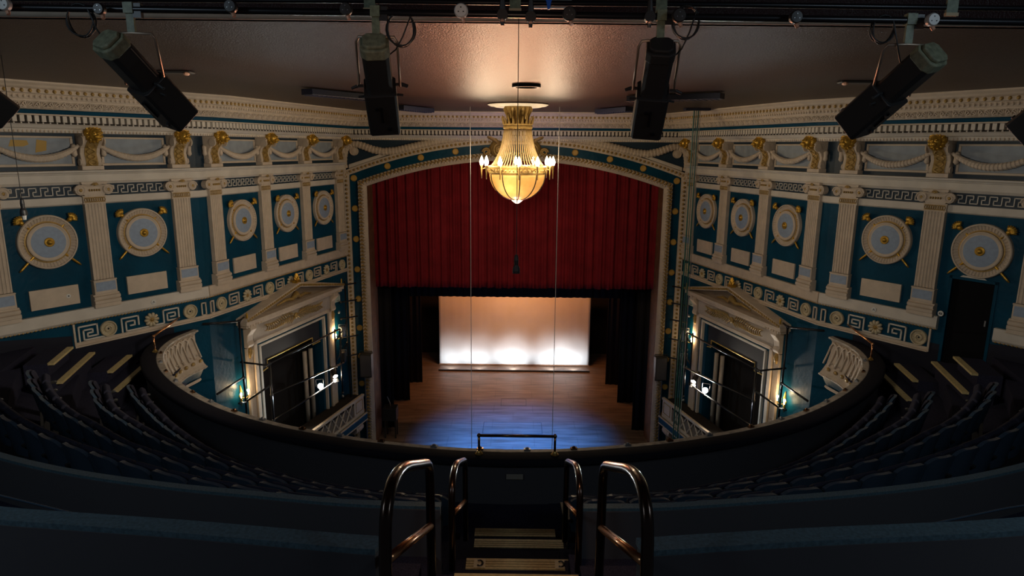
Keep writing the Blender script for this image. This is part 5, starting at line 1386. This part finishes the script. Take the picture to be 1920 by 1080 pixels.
for ri, (rn, P, zf, _) in enumerate(ROWS):
    base = cr(P, 8)
    for sd in ('left', 'right'):
        L = [p for p in base if p.x <= -XS[ri] + .1 and p.x >= ends[ri]]
        d = [0]
        for a, b_ in zip(L, L[1:]): d.append(d[-1] + (b_ - a).length)
        n_ = int(d[-1] / .49)
        for k in range(n_):
            s = (k + .5) * .49; j = 0
            while j < len(d) - 2 and d[j + 1] < s: j += 1
            p = L[j].lerp(L[j + 1], (s - d[j]) / (d[j + 1] - d[j])); t = (L[min(j + 2, len(L) - 1)] - L[max(j - 1, 0)]).normalized()
            nx = V((t.y, -t.x))
            if nx.y < 0: nx = -nx
            px = p.x
            if sd == 'right': px = -px; nx = V((-nx.x, nx.y))
            M = Matrix.Translation((px, p.y, zf)) @ Matrix.Rotation(atan2(nx.y, nx.x) - pi / 2, 4, 'Z')
            place(sp, used, M, 'dark theatre seat in the %s row, %s seat %s of the aisle' % (rn, ORD[k + 1], sd), 'theatre seats in the gallery')

# ------------------------------------------------------------------ LIGHTS
# cyclorama footlights in the trough
for x, e in ((-3.2, 50), (-1.75, 56), (-0.05, 84), (1.85, 72), (3.0, 62)):
    light('footlight', 'SPOT', (x, 32.02, .14), e, (.86, .93, 1.0), .06, target=(x, 32.86, .36), spot=112, blend=.45)
light('cyc_wash', 'AREA', (0, 29.5, 6.6), 190, (1, .36, .11), 5.0, target=(0, 33, 1.7), sy=.5)
light('stage_wash', 'SPOT', (0, 29.0, 8.5), 880, (1, .56, .30), .4, target=(0, 30.8, 0), spot=66, blend=1)
light('blue_front', 'SPOT', (0.1, 18.6, 9.0), 26000, (.035, .23, 1.0), .2, target=(0.1, 23.1, 0), spot=46, blend=1)
light('curtain_warm', 'SPOT', (0, 12.5, 10.4), 800, (1, .72, .55), .4, target=(0, 24, 8), spot=46, blend=1)
light('stage_bounce', 'SPOT', (0, 22.6, 4.5), 3800, (1, .36, .18), .6, target=(0, 11.5, 12.1), spot=46, blend=.8)  # added spot standing in for orange bounce off the lit cloth
# fill lamps added to light the side walls evenly
for sg in (-1, 1):
    light('wall_wash', 'SPOT', (sg * 0.5, 7.5, 10.6), 950 if sg < 0 else 470, (1, .86, .70), .5, target=(sg * 9.0, 14.3, 9.1), spot=72, blend=.6)
    light('wall_wash_stage', 'SPOT', (sg * -2.5, 11.0, 10.6), 330 if sg < 0 else 240, (1, .80, .62), .4, target=(sg * 7.0, 20.0, 8.6), spot=54, blend=.6)
    light('gallery_fill', 'AREA', (sg * 5.0, 1.0, 12.8), 46, (.66, .84, 1.0), 1.5, target=(sg * 6, 7, 7))  # added soft cool fill above the gallery, not a house fixture
light('handrail_highlight', 'SPOT', (0.1, 3.6, 13.2), 240, (1, .52, .26), .25, target=(0.1, 4.4, 8.8), spot=34, blend=1)  # added spot that only gives the handrail hoops copper highlights
light('bar_fill', 'AREA', (0, 3.0, 11.2), 7, (1, .62, .42), .8, target=(0, 6, 12.6))  # added warm fill to brighten the bar, clamps and ceiling edge
light('ceiling_violet', 'SPOT', (0, 19.5, 7.5), 280, (.26, .20, 1.0), .3, target=(0, 19.6, 12.1), spot=105, blend=1)

w = bpy.data.worlds.new('world'); SC.world = w; w.use_nodes = True
w.node_tree.nodes['Background'].inputs[0].default_value = (.42, .45, .58, 1); w.node_tree.nodes['Background'].inputs[1].default_value = 0.04
SC.view_settings.view_transform = 'Standard'; SC.view_settings.look = 'None'; SC.view_settings.gamma = 1; SC.view_settings.use_curve_mapping = False
SC.view_settings.exposure = 0.0
